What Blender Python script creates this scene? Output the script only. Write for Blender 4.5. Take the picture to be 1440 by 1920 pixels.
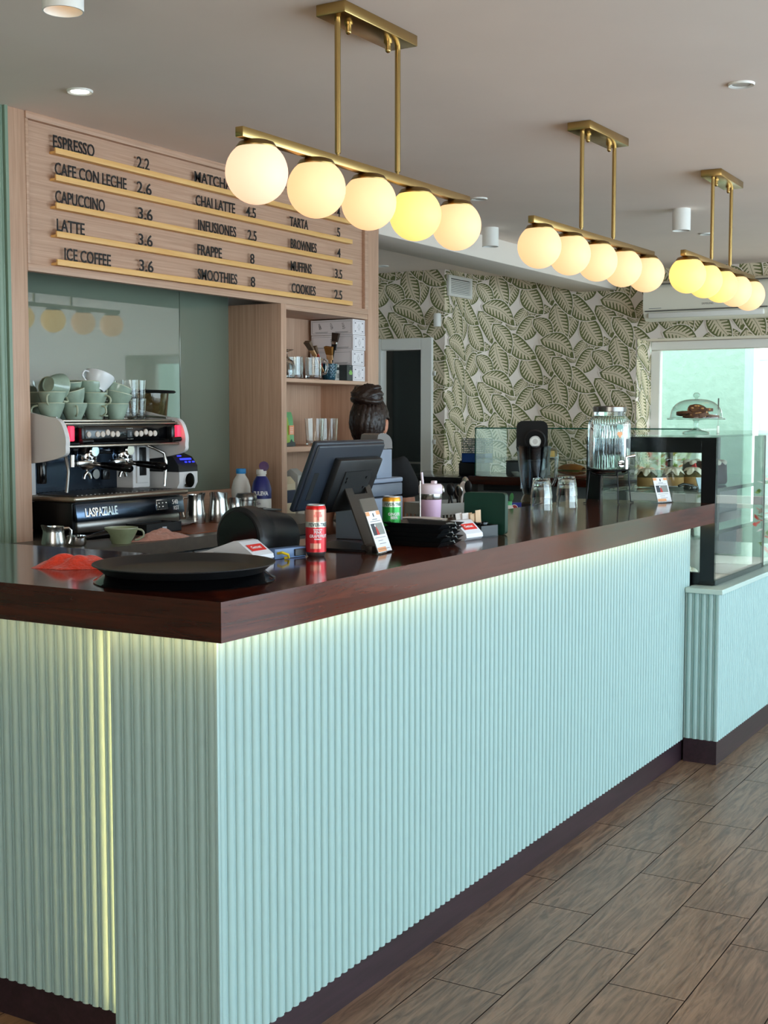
import bpy, bmesh, math, random
from mathutils import Vector, Matrix
random.seed(7)
PI = math.pi
S = bpy.context.scene
for _o in list(bpy.data.objects):
    bpy.data.objects.remove(_o)
COL = S.collection

# ------------------------------------------------------------------ camera
cam_d = bpy.data.cameras.new('camera')
cam = bpy.data.objects.new('camera', cam_d)
COL.objects.link(cam)
cam_d.sensor_fit = 'VERTICAL'
cam_d.sensor_height = 36.0
cam_d.lens = 36.0 * 2423 / 1920
cam_d.clip_start = 0.05
cam.location = (-1.9858, -1.5432, 1.4417)
cam.rotation_euler = (math.radians(90 - 4.247), 0, math.radians(-59.4))
S.camera = cam

# ------------------------------------------------------------------ world, daylight, exposure
W = bpy.data.worlds.new('daylight')
S.world = W
W.use_nodes = True
_bg = W.node_tree.nodes['Background']
_bg.inputs[0].default_value = (0.97, 0.985, 1.0, 1)
_bg.inputs[1].default_value = 3.2


def area(name, loc, rot, sx, sy, power, col):
    d = bpy.data.lights.new(name, 'AREA')
    d.shape = 'RECTANGLE'
    d.size, d.size_y = sx, sy
    d.energy = power
    d.color = col
    o = bpy.data.objects.new(name, d)
    COL.objects.link(o)
    o.location = loc
    o.rotation_euler = rot
    return o


# sky seen through the street front (behind the camera) and the side window; the left one is added fill
area('daylight_street_front', (2.95, -4.46, 1.25), (-PI / 2, 0, PI), 7.6, 2.3, 168, (0.53, 0.77, 1.0))
area('left_fill_light', (-4.46, -2.4, 1.5), (PI / 2, 0, -PI / 2), 3.1, 1.8, 46, (1.0, 0.93, 0.84))  # unseen source added to brighten the surfaces facing left
_p = area('sky_portal_side_window', (7.30, -0.3, 1.35), (PI / 2, 0, PI / 2), 3.9, 1.3, 10, (1, 1, 1))
_p.data.cycles.is_portal = True
sun_d = bpy.data.lights.new('sun', 'SUN')
sun_d.energy = 0.8
sun_d.angle = 0.02
sun_d.color = (1.0, 0.96, 0.9)
sun = bpy.data.objects.new('sun', sun_d)
COL.objects.link(sun)
sun.rotation_euler = (math.radians(38), 0, math.radians(20))

S.view_settings.view_transform = 'Standard'
S.view_settings.look = 'None'
S.view_settings.exposure = 0.58
S.view_settings.gamma = 1.0
S.view_settings.use_curve_mapping = False
S.cycles.use_denoising = True
S.cycles.max_bounces = 10
S.cycles.transparent_max_bounces = 24
S.cycles.transmission_bounces = 10
S.cycles.sample_clamp_indirect = 6.0
S.cycles.caustics_refractive = False
S.cycles.caustics_reflective = False


# ------------------------------------------------------------------ materials
def lin(c):
    return tuple((x / 12.92 if x <= 0.04045 else ((x + 0.055) / 1.055) ** 2.4) for x in c)


def rgb(r, g, b):
    return lin((r / 255, g / 255, b / 255)) + (1,)


MATS = {}


def newmat(name):
    m = bpy.data.materials.new(name)
    m.use_nodes = True
    MATS[name] = m
    return m, m.node_tree.nodes, m.node_tree.links, m.node_tree.nodes['Principled BSDF']


def pm(name, col, rough=0.5, metal=0.0, coat=0.0, noise=0.0, nscale=30.0, bump=0.0, emis=None, estr=0.0, trans=0.0, ior=1.45, spec=0.5, sheen=0.0):
    m, N, L, b = newmat(name)
    b.inputs['Base Color'].default_value = rgb(*col)
    b.inputs['Roughness'].default_value = rough
    b.inputs['Metallic'].default_value = metal
    b.inputs['Coat Weight'].default_value = coat
    b.inputs['Coat Roughness'].default_value = 0.06
    b.inputs['IOR'].default_value = ior
    b.inputs['Specular IOR Level'].default_value = spec
    b.inputs['Transmission Weight'].default_value = trans
    b.inputs['Sheen Weight'].default_value = sheen
    if emis:
        b.inputs['Emission Color'].default_value = rgb(*emis)
        b.inputs['Emission Strength'].default_value = estr
    tc = N.new('ShaderNodeTexCoord')
    nz = N.new('ShaderNodeTexNoise')
    nz.inputs['Scale'].default_value = nscale
    nz.inputs['Detail'].default_value = 4
    L.new(tc.outputs['Object'], nz.inputs['Vector'])
    if noise > 0:
        mx = N.new('ShaderNodeMix')
        mx.data_type = 'RGBA'
        mx.blend_type = 'MULTIPLY'
        mx.inputs[0].default_value = noise
        mx.inputs[6].default_value = rgb(*col)
        rp = N.new('ShaderNodeValToRGB')
        rp.color_ramp.elements[0].position = 0.3
        rp.color_ramp.elements[0].color = (0.45, 0.45, 0.45, 1)
        rp.color_ramp.elements[1].position = 0.7
        rp.color_ramp.elements[1].color = (1.15, 1.15, 1.15, 1)
        L.new(nz.outputs['Fac'], rp.inputs[0])
        L.new(rp.outputs[0], mx.inputs[7])
        L.new(mx.outputs[2], b.inputs['Base Color'])
    if bump > 0:
        bp = N.new('ShaderNodeBump')
        bp.inputs['Strength'].default_value = bump
        bp.inputs['Distance'].default_value = 0.01
        L.new(nz.outputs['Fac'], bp.inputs['Height'])
        L.new(bp.outputs[0], b.inputs['Normal'])
    return m


def wood(name, dark, light, axis, scale=1.0, rough=0.4, coat=0.0, attr=False, stretch=26.0, contrast=(0.35, 0.68), bump=0.06, spec=0.5, dist=0.7):
    """Grain running along one object axis (0 x, 1 y, 2 z)."""
    m, N, L, b = newmat(name)
    tc = N.new('ShaderNodeTexCoord')
    mp = N.new('ShaderNodeMapping')
    sc = [stretch * scale] * 3
    sc[axis] = 1.2 * scale
    mp.inputs['Scale'].default_value = sc
    src = tc.outputs['Object']
    if attr:
        at = N.new('ShaderNodeAttribute')
        at.attribute_name = 'plank'
        ad = N.new('ShaderNodeVectorMath')
        ad.operation = 'MULTIPLY_ADD'
        ad.inputs[1].default_value = (37.0, 91.0, 13.0)
        L.new(at.outputs['Color'], ad.inputs[0])
        L.new(src, ad.inputs[2])
        src = ad.outputs[0]
    L.new(src, mp.inputs['Vector'])
    n1 = N.new('ShaderNodeTexNoise')
    n1.inputs['Scale'].default_value = 2.2
    n1.inputs['Detail'].default_value = 7
    n1.inputs['Roughness'].default_value = 0.62
    n1.inputs['Distortion'].default_value = dist
    L.new(mp.outputs[0], n1.inputs['Vector'])
    rp = N.new('ShaderNodeValToRGB')
    rp.color_ramp.elements[0].position = contrast[0]
    rp.color_ramp.elements[0].color = rgb(*dark)
    rp.color_ramp.elements[1].position = contrast[1]
    rp.color_ramp.elements[1].color = rgb(*light)
    L.new(n1.outputs['Fac'], rp.inputs[0])
    col = rp.outputs[0]
    if attr:
        n2 = N.new('ShaderNodeTexNoise')
        n2.inputs['Scale'].default_value = 3.0
        L.new(src, n2.inputs['Vector'])
        hs = N.new('ShaderNodeHueSaturation')
        ma = N.new('ShaderNodeMapRange')
        ma.inputs[3].default_value = 0.70
        ma.inputs[4].default_value = 1.25
        L.new(n2.outputs['Fac'], ma.inputs[0])
        L.new(ma.outputs[0], hs.inputs['Value'])
        L.new(col, hs.inputs['Color'])
        # dark knots
        vo = N.new('ShaderNodeTexVoronoi')
        vo.inputs['Scale'].default_value = 3.1
        mk = N.new('ShaderNodeMapping')
        mk.inputs['Scale'].default_value = (0.55, 1.0, 1.0)
        L.new(src, mk.inputs['Vector'])
        L.new(mk.outputs[0], vo.inputs['Vector'])
        kr = N.new('ShaderNodeMapRange')
        kr.inputs[1].default_value = 0.03
        kr.inputs[2].default_value = 0.10
        kr.inputs[3].default_value = 0.45
        kr.inputs[4].default_value = 1.0
        L.new(vo.outputs['Distance'], kr.inputs[0])
        mu = N.new('ShaderNodeMix')
        mu.data_type = 'RGBA'
        mu.blend_type = 'MULTIPLY'
        mu.inputs[0].default_value = 1.0
        L.new(hs.outputs[0], mu.inputs[6])
        L.new(kr.outputs[0], mu.inputs[7])
        col = mu.outputs[2]
    L.new(col, b.inputs['Base Color'])
    b.inputs['Roughness'].default_value = rough
    b.inputs['Specular IOR Level'].default_value = spec
    b.inputs['Coat Weight'].default_value = coat
    b.inputs['Coat Roughness'].default_value = 0.05
    bp = N.new('ShaderNodeBump')
    bp.inputs['Strength'].default_value = bump
    bp.inputs['Distance'].default_value = 0.004
    L.new(n1.outputs['Fac'], bp.inputs['Height'])
    L.new(bp.outputs[0], b.inputs['Normal'])
    return m


def thin_glass(name, tint, f0=0.04, power=4.0, fmax=0.9, rough=0.0):
    """Sheet glass: tinted see-through plus a Fresnel reflection."""
    m, N, L, b = newmat(name)
    N.remove(b)
    out = N['Material Output']
    tr = N.new('ShaderNodeBsdfTransparent')
    tr.inputs[0].default_value = rgb(*tint)
    gl = N.new('ShaderNodeBsdfGlossy')
    gl.inputs['Roughness'].default_value = rough
    lw = N.new('ShaderNodeLayerWeight')
    lw.inputs['Blend'].default_value = 0.5
    pw = N.new('ShaderNodeMath')
    pw.operation = 'POWER'
    pw.inputs[1].default_value = power
    fr = N.new('ShaderNodeMapRange')
    fr.inputs[3].default_value = f0
    fr.inputs[4].default_value = fmax
    L.new(lw.outputs['Facing'], pw.inputs[0])
    L.new(pw.outputs[0], fr.inputs[0])
    mx = N.new('ShaderNodeMixShader')
    L.new(fr.outputs[0], mx.inputs[0])
    L.new(tr.outputs[0], mx.inputs[1])
    L.new(gl.outputs[0], mx.inputs[2])
    L.new(mx.outputs[0], out.inputs[0])
    return m


pm('mint_paint', (153, 180, 178), 0.42)
pm('sage_paint', (128, 148, 128), 0.45)
pm('mint_trim', (176, 196, 190), 0.4)
pm('ceiling_paint', (247, 229, 217), 0.9, noise=0.10, nscale=1.5, bump=0.05)
pm('white_paint', (236, 233, 226), 0.55)
pm('cream_paint', (214, 208, 196), 0.5)
pm('plaster', (228, 216, 204), 0.8, bump=0.25, nscale=9)
pm('wall_plain', (205, 200, 192), 0.8)
wood('oak_v', (174, 136, 111), (203, 165, 140), 2, 1.0, 0.5, stretch=60, contrast=(0.3, 0.7))
wood('oak_h', (174, 136, 111), (203, 165, 140), 0, 1.0, 0.5, stretch=60, contrast=(0.3, 0.7))
wood('pine_rail', (228, 172, 100), (240, 192, 122), 0, 1.0, 0.5)
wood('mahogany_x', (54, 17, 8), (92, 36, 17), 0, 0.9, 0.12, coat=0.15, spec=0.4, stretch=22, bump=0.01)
wood('mahogany_y_shaded', (42, 13, 6), (66, 24, 12), 1, 0.9, 0.12, coat=0.12, spec=0.3, stretch=22, bump=0.01)  # wing copy darker than the front run: weaker light put into its colour
wood('plinth_wood', (32, 20, 26), (50, 32, 40), 0, 1.0, 0.35, stretch=20)
wood('floor_plank', (86, 62, 47), (132, 103, 82), 0, 1.7, 0.36, attr=True, stretch=12, contrast=(0.36, 0.62), bump=0.12, dist=1.4)
wood('leather_mat', (120, 62, 32), (150, 82, 44), 0, 1.0, 0.5)
wood('brush_wood', (190, 140, 92), (216, 170, 122), 2, 1.0, 0.5)
pm('floor_joint', (44, 32, 26), 0.8)
pm('brass', (184, 154, 98), 0.27, 1.0)
pm('brass_dark', (150, 122, 74), 0.35, 1.0)
pm('globe_warm', (190, 160, 130), 0.6, emis=(255, 203, 146), estr=0.74)
pm('globe_bright', (190, 165, 120), 0.6, emis=(255, 208, 112), estr=0.9)
pm('globe_pale', (190, 165, 150), 0.6, emis=(255, 208, 168), estr=0.73)
pm('led_warm', (255, 230, 170), 0.5, emis=(255, 214, 150), estr=7.0)
pm('led_strong', (255, 235, 180), 0.5, emis=(255, 218, 148), estr=16.0)
pm('led_core', (255, 235, 180), 0.5, emis=(255, 222, 120), estr=5.0)
pm('lamp_lit', (255, 255, 250), 0.5, emis=(255, 250, 235), estr=14.0)
pm('lamp_warm', (255, 225, 190), 0.5, emis=(255, 205, 150), estr=1.6)
pm('lamp_off', (176, 172, 168), 0.4)
pm('black_plastic', (16, 17, 19), 0.42)
pm('black_gloss', (8, 8, 10), 0.12)
pm('black_matte', (10, 10, 11), 0.75)
pm('black_letter', (20, 17, 16), 0.45)
pm('black_tray', (22, 23, 25), 0.38, noise=0.15, nscale=60)
pm('charcoal_metal', (62, 58, 54), 0.45, 0.4)
pm('monitor_shell', (34, 40, 50), 0.38)
pm('cash_grey', (112, 120, 136), 0.42)
pm('cash_dark', (78, 84, 96), 0.4)
pm('cash_top', (96, 90, 88), 0.35)
pm('steel', (190, 188, 184), 0.22, 1.0)
pm('steel_dark', (120, 116, 112), 0.28, 1.0)
pm('chrome', (225, 225, 225), 0.06, 1.0)
pm('brushed_steel', (168, 156, 142), 0.34, 1.0, noise=0.1, nscale=80)
pm('machine_white', (222, 218, 216), 0.3)
pm('machine_black', (9, 9, 10), 0.3)
pm('led_red', (255, 60, 80), 0.5, emis=(255, 40, 70), estr=1.3)
pm('led_blue', (60, 70, 255), 0.5, emis=(50, 60, 255), estr=0.7)
pm('button_ivory', (205, 190, 178), 0.4)
pm('splash_mirror', (70, 82, 98), 0.16, 1.0)
pm('sage_glass', (112, 122, 108), 0.02, ior=2.1)
pm('cup_green', (158, 176, 158), 0.2, noise=0.5, nscale=17, coat=0.3)
pm('cup_olive', (160, 172, 136), 0.22, noise=0.4, nscale=16, coat=0.3)
pm('cup_rim', (176, 182, 156), 0.25)
pm('cup_white', (222, 222, 222), 0.2)
pm('stone_worktop', (98, 90, 82), 0.3, noise=0.25, nscale=40)
pm('granite', (26, 26, 28), 0.08, noise=0.3, nscale=120)
pm('cabinet_grey', (118, 118, 116), 0.5)
pm('tile_grey', (112, 116, 116), 0.35)
pm('doorway_dark', (18, 30, 28), 0.15)  # gloom of the room beyond the doorway, as a colour
pm('orange_cloth', (226, 58, 26), 0.9, noise=0.3, nscale=90, bump=0.5, sheen=0.3)
pm('pink_cloth', (196, 142, 126), 0.95, noise=0.2, nscale=80, bump=0.5, sheen=0.3)
pm('paper_white', (232, 230, 232), 0.6)
pm('print_grey', (120, 118, 122), 0.7)
pm('print_orange', (236, 168, 120), 0.6)
pm('print_red', (186, 58, 52), 0.6)
pm('print_dark', (62, 66, 72), 0.6)
pm('print_mid', (140, 142, 136), 0.6)
pm('label_red', (214, 48, 42), 0.45)
pm('terminal_white', (228, 230, 236), 0.35)
pm('terminal_grey', (196, 202, 212), 0.4)
pm('can_red', (206, 44, 52), 0.3, 0.35)
pm('can_pink', (214, 150, 132), 0.3, 0.45)
pm('can_silver', (200, 206, 196), 0.3, 0.5)
pm('can_green', (40, 150, 62), 0.3, 0.35)
pm('can_dark_green', (18, 70, 40), 0.35, 0.3)
pm('can_orange', (222, 150, 40), 0.3, 0.5)
pm('can_foil_red', (214, 28, 30), 0.25, 0.5)
pm('aluminium', (190, 190, 192), 0.3, 1.0)
pm('menu_green', (5, 50, 37), 0.45)
pm('sachet_white', (226, 218, 214), 0.6)
pm('sachet_brown', (206, 174, 140), 0.7)
pm('sachet_red', (210, 50, 34), 0.6)
pm('bottle_white', (226, 222, 216), 0.35)
pm('cap_blue', (44, 140, 206), 0.4)
pm('cap_purple', (74, 30, 88), 0.4)
pm('label_navy', (36, 40, 110), 0.4)
pm('label_text_purple', (70, 44, 96), 0.5)
pm('bag_green', (96, 160, 104), 0.35)
pm('bag_lime', (150, 176, 70), 0.35)
pm('bag_dark', (28, 32, 34), 0.4)
pm('bag_orange', (234, 150, 104), 0.45)
pm('carton_grey', (112, 104, 104), 0.5)
pm('carton_navy', (24, 30, 62), 0.5)
pm('carton_cream', (206, 190, 160), 0.55)
pm('carton_mustard', (176, 124, 36), 0.55)
pm('box_white', (226, 220, 222), 0.6)
pm('box_ink', (120, 116, 120), 0.7)
pm('box_ink_dark', (66, 68, 70), 0.7)
pm('tea_black', (42, 46, 46), 0.5)
pm('tea_grey', (190, 188, 180), 0.55)
pm('tea_leaf', (130, 180, 84), 0.5)
pm('bristle_dark', (52, 36, 26), 0.9, noise=0.5, nscale=120)
pm('bristle_gold', (140, 92, 34), 0.9, noise=0.4, nscale=120)
pm('bristle_grey', (104, 84, 66), 0.9, noise=0.4, nscale=120)
pm('brush_red', (160, 52, 34), 0.4)
pm('skin', (190, 130, 104), 0.5)
pm('hair', (40, 24, 17), 0.42, noise=0.6, nscale=55, bump=0.5)
pm('black_shirt', (17, 17, 20), 0.9, noise=0.2, nscale=90)
pm('dark_trousers', (26, 26, 32), 0.9)
pm('shoe_black', (18, 18, 18), 0.5)
pm('eye_white', (230, 226, 220), 0.2)
pm('eye_dark', (30, 20, 14), 0.2)
pm('lip', (168, 92, 82), 0.45)
pm('tumbler_pink', (216, 178, 206), 0.4)
pm('tumbler_lid', (226, 206, 216), 0.3)
pm('box_blue', (34, 42, 130), 0.45)
pm('crate_grey', (150, 146, 138), 0.5)
pm('crate_blue', (30, 74, 148), 0.4)
pm('crate_lattice', (108, 116, 124), 0.45)
pm('baguette', (196, 124, 58), 0.7, noise=0.45, nscale=25, bump=0.3)
pm('ham', (204, 140, 126), 0.5)
pm('cheese', (232, 206, 116), 0.5)
pm('lettuce', (110, 140, 62), 0.6)
pm('serrano', (140, 66, 52), 0.5)
pm('omelette', (214, 168, 92), 0.7, noise=0.4, nscale=40, bump=0.3)
pm('cake_crust', (186, 146, 92), 0.8, noise=0.4, nscale=40, bump=0.3)
pm('cake_crumb', (104, 92, 56), 0.9, noise=0.7, nscale=90, bump=0.6)
pm('cream_white', (236, 230, 210), 0.5, bump=0.3, nscale=30)
pm('berry_red', (206, 40, 44), 0.3)
pm('chocolate', (64, 42, 34), 0.5, noise=0.4, nscale=30, bump=0.4)
pm('cookie', (112, 66, 38), 0.8, noise=0.6, nscale=45, bump=0.5)
pm('nut', (222, 160, 100), 0.6)
pm('plate_white', (226, 230, 230), 0.15)
pm('shelf_pad', (196, 214, 224), 0.3)
pm('frame_black', (7, 8, 10), 0.22)
pm('gasket', (40, 46, 50), 0.5)
pm('ac_white', (236, 230, 212), 0.45)
pm('ac_slot', (96, 92, 84), 0.6)
pm('vent_white', (226, 222, 214), 0.5)
pm('vent_dark', (60, 56, 50), 0.7)
pm('mint_stucco', (158, 186, 176), 0.9, noise=0.12, bump=1.0, nscale=14)
pm('gate_white', (240, 246, 250), 0.6)
pm('pavement', (190, 188, 182), 0.9)
pm('plant_green', (120, 150, 60), 0.6)
pm('plant_dark', (48, 62, 44), 0.7)
pm('flower_red', (226, 70, 62), 0.6)
pm('flower_white', (240, 232, 236), 0.6)
pm('terracotta', (150, 92, 66), 0.8)
pm('leaf_ground', (242, 228, 216), 0.85)
pm('leaf_edge', (112, 113, 70), 0.85)
pm('leaf_fill', (220, 204, 176), 0.85)
pm('wire_black', (26, 26, 28), 0.4, 0.6)
pm('router_blue', (104, 130, 170), 0.4)
pm('cable_yellow', (220, 190, 30), 0.5)
pm('sticker_teal', (130, 170, 160), 0.5)
pm('coffee_beans', (70, 46, 36), 0.6, noise=0.6, nscale=120, bump=0.6)
pm('spring_green', (96, 186, 120), 0.5)
pm('tag_card', (226, 230, 214), 0.5)
thin_glass('pane_glass', (240, 248, 246), 0.03)
thin_glass('case_glass', (246, 250, 248), 0.05, 4.0)
thin_glass('dome_glass', (236, 242, 240), 0.05, 2.5)
thin_glass('smoke_plastic', (222, 210, 194), 0.05, 3.0)
thin_glass('acrylic', (232, 236, 236), 0.06, 3.0)
thin_glass('blender_glass', (206, 212, 216), 0.08, 2.0)
thin_glass('tumbler_thin', (240, 244, 242), 0.05, 2.6, 0.6)
pm('clear_glass', (250, 252, 250), 0.0, trans=1.0, ior=1.42)
pm('ribbed_glass', (242, 250, 250), 0.0, trans=1.0, ior=1.35)
pm('water', (244, 252, 252), 0.0, trans=1.0, ior=1.33)
pm('blue_glass', (60, 120, 146), 0.05, trans=0.75, ior=1.45)
pm('green_edge', (20, 84, 66), 0.15)

wood('lower_panel', (186, 206, 186), (196, 214, 194), 2, 0.5, 0.5)


# ------------------------------------------------------------------ geometry helpers
def frame(o, x, y, z):
    """Matrix whose columns are the local axes, at origin o."""
    x, y, z = Vector(x).normalized(), Vector(y).normalized(), Vector(z).normalized()
    return Matrix(((x.x, y.x, z.x, o[0]), (x.y, y.y, z.y, o[1]), (x.z, y.z, z.z, o[2]), (0, 0, 0, 1)))


def along(p, q):
    """Frame at p whose z axis points to q."""
    p, q = Vector(p), Vector(q)
    z = (q - p).normalized()
    a = Vector((0, 0, 1)) if abs(z.z) < 0.9 else Vector((1, 0, 0))
    x = a.cross(z).normalized()
    return frame(p, x, z.cross(x), z)


def T(x=0, y=0, z=0, rx=0, ry=0, rz=0, s=1.0):
    M = Matrix.Translation((x, y, z)) @ Matrix.Rotation(rz, 4, 'Z') @ Matrix.Rotation(ry, 4, 'Y') @ Matrix.Rotation(rx, 4, 'X')
    return M @ Matrix.Scale(s, 4) if s != 1.0 else M


I4 = Matrix.Identity(4)


class G:
    """Collects shapes that become ONE mesh object."""

    def __init__(self):
        self.v, self.f, self.m = [], [], []

    def add(self, verts, faces, mi=0, M=I4):
        n = len(self.v)
        self.v += [tuple(M @ Vector(p)) for p in verts]
        for k, f in enumerate(faces):
            self.f.append([i + n for i in f])
            self.m.append(mi[k] if isinstance(mi, (list, tuple)) else mi)
        return self

    def bm(self, b, mi=0, M=I4):
        b.verts.ensure_lookup_table()
        for i, v in enumerate(b.verts):
            v.index = i
        self.add([v.co.copy() for v in b.verts], [[v.index for v in f.verts] for f in b.faces], mi, M)
        b.free()
        return self

    def box(self, x0, y0, z0, x1, y1, z1, mi=0, bev=0.0, seg=2, M=I4):
        if bev <= 0:
            return self.add([(x0, y0, z0), (x1, y0, z0), (x1, y1, z0), (x0, y1, z0), (x0, y0, z1), (x1, y0, z1), (x1, y1, z1), (x0, y1, z1)],
                            [(0, 3, 2, 1), (4, 5, 6, 7), (0, 1, 5, 4), (1, 2, 6, 5), (2, 3, 7, 6), (3, 0, 4, 7)], mi, M)
        b = bmesh.new()
        bmesh.ops.create_cube(b, size=1, matrix=Matrix.Translation(((x0 + x1) / 2, (y0 + y1) / 2, (z0 + z1) / 2)) @ Matrix.Diagonal((x1 - x0, y1 - y0, z1 - z0, 1)))
        bmesh.ops.bevel(b, geom=list(b.edges), offset=bev, segments=seg, profile=0.5, affect='EDGES')
        return self.bm(b, mi, M)

    def prism(self, pts, z0, z1, mi=0, M=I4, bev=0.0, seg=2):
        """Polygon pts (x, y) extruded along z."""
        n = len(pts)
        a = sum(pts[i][0] * pts[(i + 1) % n][1] - pts[(i + 1) % n][0] * pts[i][1] for i in range(n))
        if a < 0:
            pts = pts[::-1]
        V = [(p[0], p[1], z0) for p in pts] + [(p[0], p[1], z1) for p in pts]
        F = [list(range(n))[::-1], list(range(n, 2 * n))] + [(i, (i + 1) % n, n + (i + 1) % n, n + i) for i in range(n)]
        if bev <= 0:
            return self.add(V, F, mi, M)
        b = bmesh.new()
        vs = [b.verts.new(p) for p in V]
        for f in F:
            b.faces.new([vs[i] for i in f])
        ed = [e for e in b.edges if e.calc_face_angle(0) > 0.5]
        bmesh.ops.bevel(b, geom=ed, offset=bev, segments=seg, profile=0.5, affect='EDGES')
        return self.bm(b, mi, M)

    def lathe(self, prof, seg=28, mi=0, M=I4, close=False):
        """Profile [(r, z)] turned about z; mi may be a list, one per profile step."""
        V, F, mm = [], [], []
        ring = []
        for r, z in prof:
            if r < 1e-6:
                ring.append([len(V)] * seg)
                V.append((0, 0, z))
            else:
                ring.append(list(range(len(V), len(V) + seg)))
                V += [(r * math.cos(2 * PI * k / seg), r * math.sin(2 * PI * k / seg), z) for k in range(seg)]
        steps = list(zip(range(len(prof) - 1), range(1, len(prof))))
        if close:
            steps.append((len(prof) - 1, 0))
        for q, (i, j) in enumerate(steps):
            a, b = ring[i], ring[j]
            for k in range(seg):
                k2 = (k + 1) % seg
                f = []
                for t in (a[k], a[k2], b[k2], b[k]):
                    if t not in f:
                        f.append(t)
                if len(f) > 2:
                    F.append(f)
                    mm.append(mi[min(q, len(mi) - 1)] if isinstance(mi, (list, tuple)) else mi)
        return self.add(V, F, mm, M)

    def cyl(self, p, q, r, seg=20, mi=0, r2=None):
        L = (Vector(q) - Vector(p)).length
        r2 = r if r2 is None else r2
        return self.lathe([(0, 0), (r, 0), (r2, L), (0, L)], seg, mi, along(p, q))

    def tube(self, pts, r, seg=8, mi=0, closed=False):
        P = [Vector(p) for p in pts]
        n = len(P)
        V, F = [], []
        up = None
        for i in range(n):
            if closed:
                t = P[(i + 1) % n] - P[i - 1]
            else:
                t = P[min(i + 1, n - 1)] - P[max(i - 1, 0)]
            t.normalize()
            if up is None:
                up = Vector((0, 0, 1)) if abs(t.z) < 0.9 else Vector((1, 0, 0))
            x = up.cross(t).normalized()
            up = t.cross(x).normalized()
            rr = r[i] if isinstance(r, (list, tuple)) else r
            V += [tuple(P[i] + x * rr * math.cos(2 * PI * k / seg) + up * rr * math.sin(2 * PI * k / seg)) for k in range(seg)]
        for i in range(n if closed else n - 1):
            j = (i + 1) % n
            for k in range(seg):
                k2 = (k + 1) % seg
                F.append((i * seg + k, i * seg + k2, j * seg + k2, j * seg + k))
        if not closed:
            F += [tuple(range(seg))[::-1], tuple(range((n - 1) * seg, n * seg))]
        return self.add(V, F, mi)

    def ball(self, c, r, seg=24, rings=14, mi=0, M=I4, sq=(1, 1, 1)):
        prof = [(r * math.sin(PI * k / rings), -r * math.cos(PI * k / rings)) for k in range(rings + 1)]
        return self.lathe(prof, seg, mi, M @ Matrix.Translation(c) @ Matrix.Diagonal((*sq, 1)))

    def quad(self, a, b, c, d, mi=0):
        return self.add([a, b, c, d], [(0, 1, 2, 3)], mi)

    def text(self, s, size, M, mi=0, sx=1.0, ext=0.0, align='LEFT', mapf=None, spacing=1.0, bold=0.0):
        cu = bpy.data.curves.new('lettering', 'FONT')
        cu.body = s
        cu.size = size
        cu.align_x = align
        cu.extrude = ext
        cu.offset = bold
        cu.space_character = spacing
        cu.resolution_u = 3
        ob = bpy.data.objects.new('lettering', cu)
        COL.objects.link(ob)
        dg = bpy.context.evaluated_depsgraph_get()
        me = bpy.data.meshes.new_from_object(ob.evaluated_get(dg))
        V = [(v.co.x * sx, v.co.y, v.co.z) for v in me.vertices]
        F = [list(p.vertices) for p in me.polygons]
        bpy.data.objects.remove(ob)
        bpy.data.curves.remove(cu)
        bpy.data.meshes.remove(me)
        if mapf:
            V = [mapf(*p) for p in V]
        return self.add(V, F, mi, M)

    def size_text(self, s, size, sx=1.0):
        pass


def mesh_obj(name, g, mats, parent=None, loc=None, sharp=40, smooth=True):
    me = bpy.data.meshes.new(name)
    me.from_pydata(g.v, [], g.f)
    mats = [mats] if isinstance(mats, str) else mats
    for k in mats:
        me.materials.append(MATS[k])
    me.polygons.foreach_set('material_index', g.m)
    me.polygons.foreach_set('use_smooth', [smooth] * len(g.f))
    me.update()
    if smooth and sharp:
        me.set_sharp_from_angle(angle=math.radians(sharp))
    o = bpy.data.objects.new(name, me)
    COL.objects.link(o)
    if parent is not None:
        o.parent = parent
    if loc is not None:
        o.location = loc
    return o


def tag(o, label, cat, group=None):
    o['label'] = label
    o['category'] = cat
    if group:
        o['group'] = group
    return o


def thing(name, label, cat, loc=(0, 0, 0), rz=0.0, group=None):
    o = bpy.data.objects.new(name, None)
    o.empty_display_size = 0.05
    COL.objects.link(o)
    o.location = loc
    o.rotation_euler = (0, 0, rz)
    return tag(o, label, cat, group)


def part(name, g, mats, parent, label=None, **k):
    o = mesh_obj(name, g, mats, parent, **k)
    if label:
        o['label'] = label
    return o


def solo(name, g, mats, label, cat, loc=(0, 0, 0), rz=0.0, group=None, **k):
    o = mesh_obj(name, g, mats, None, loc, **k)
    o.rotation_euler = (0, 0, rz)
    return tag(o, label, cat, group)


def struct(name, g, mats, label=None, **k):
    o = mesh_obj(name, g, mats, **k)
    o['kind'] = 'structure'
    if label:
        o['label'] = label
    return o


def dup(root, loc, label, rot=None, group=None, scale=None):
    """A copy of a thing with copies of its parts and sub-parts."""
    r = root.copy()
    COL.objects.link(r)
    r.location = loc
    if rot is not None:
        r.rotation_euler = rot
    if scale is not None:
        r.scale = (scale,) * 3
    r['label'] = label
    if group:
        r['group'] = group
    for ch in list(root.children):
        c = ch.copy()
        COL.objects.link(c)
        c.parent = r
        for gc in list(ch.children):
            d = gc.copy()
            COL.objects.link(d)
            d.parent = c
    return r


FX = lambda o: frame(o, (0, -1, 0), (0, 0, 1), (-1, 0, 0))   # a face looking towards -x
FY = lambda o: frame(o, (1, 0, 0), (0, 0, 1), (0, -1, 0))    # a face looking towards -y


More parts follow.
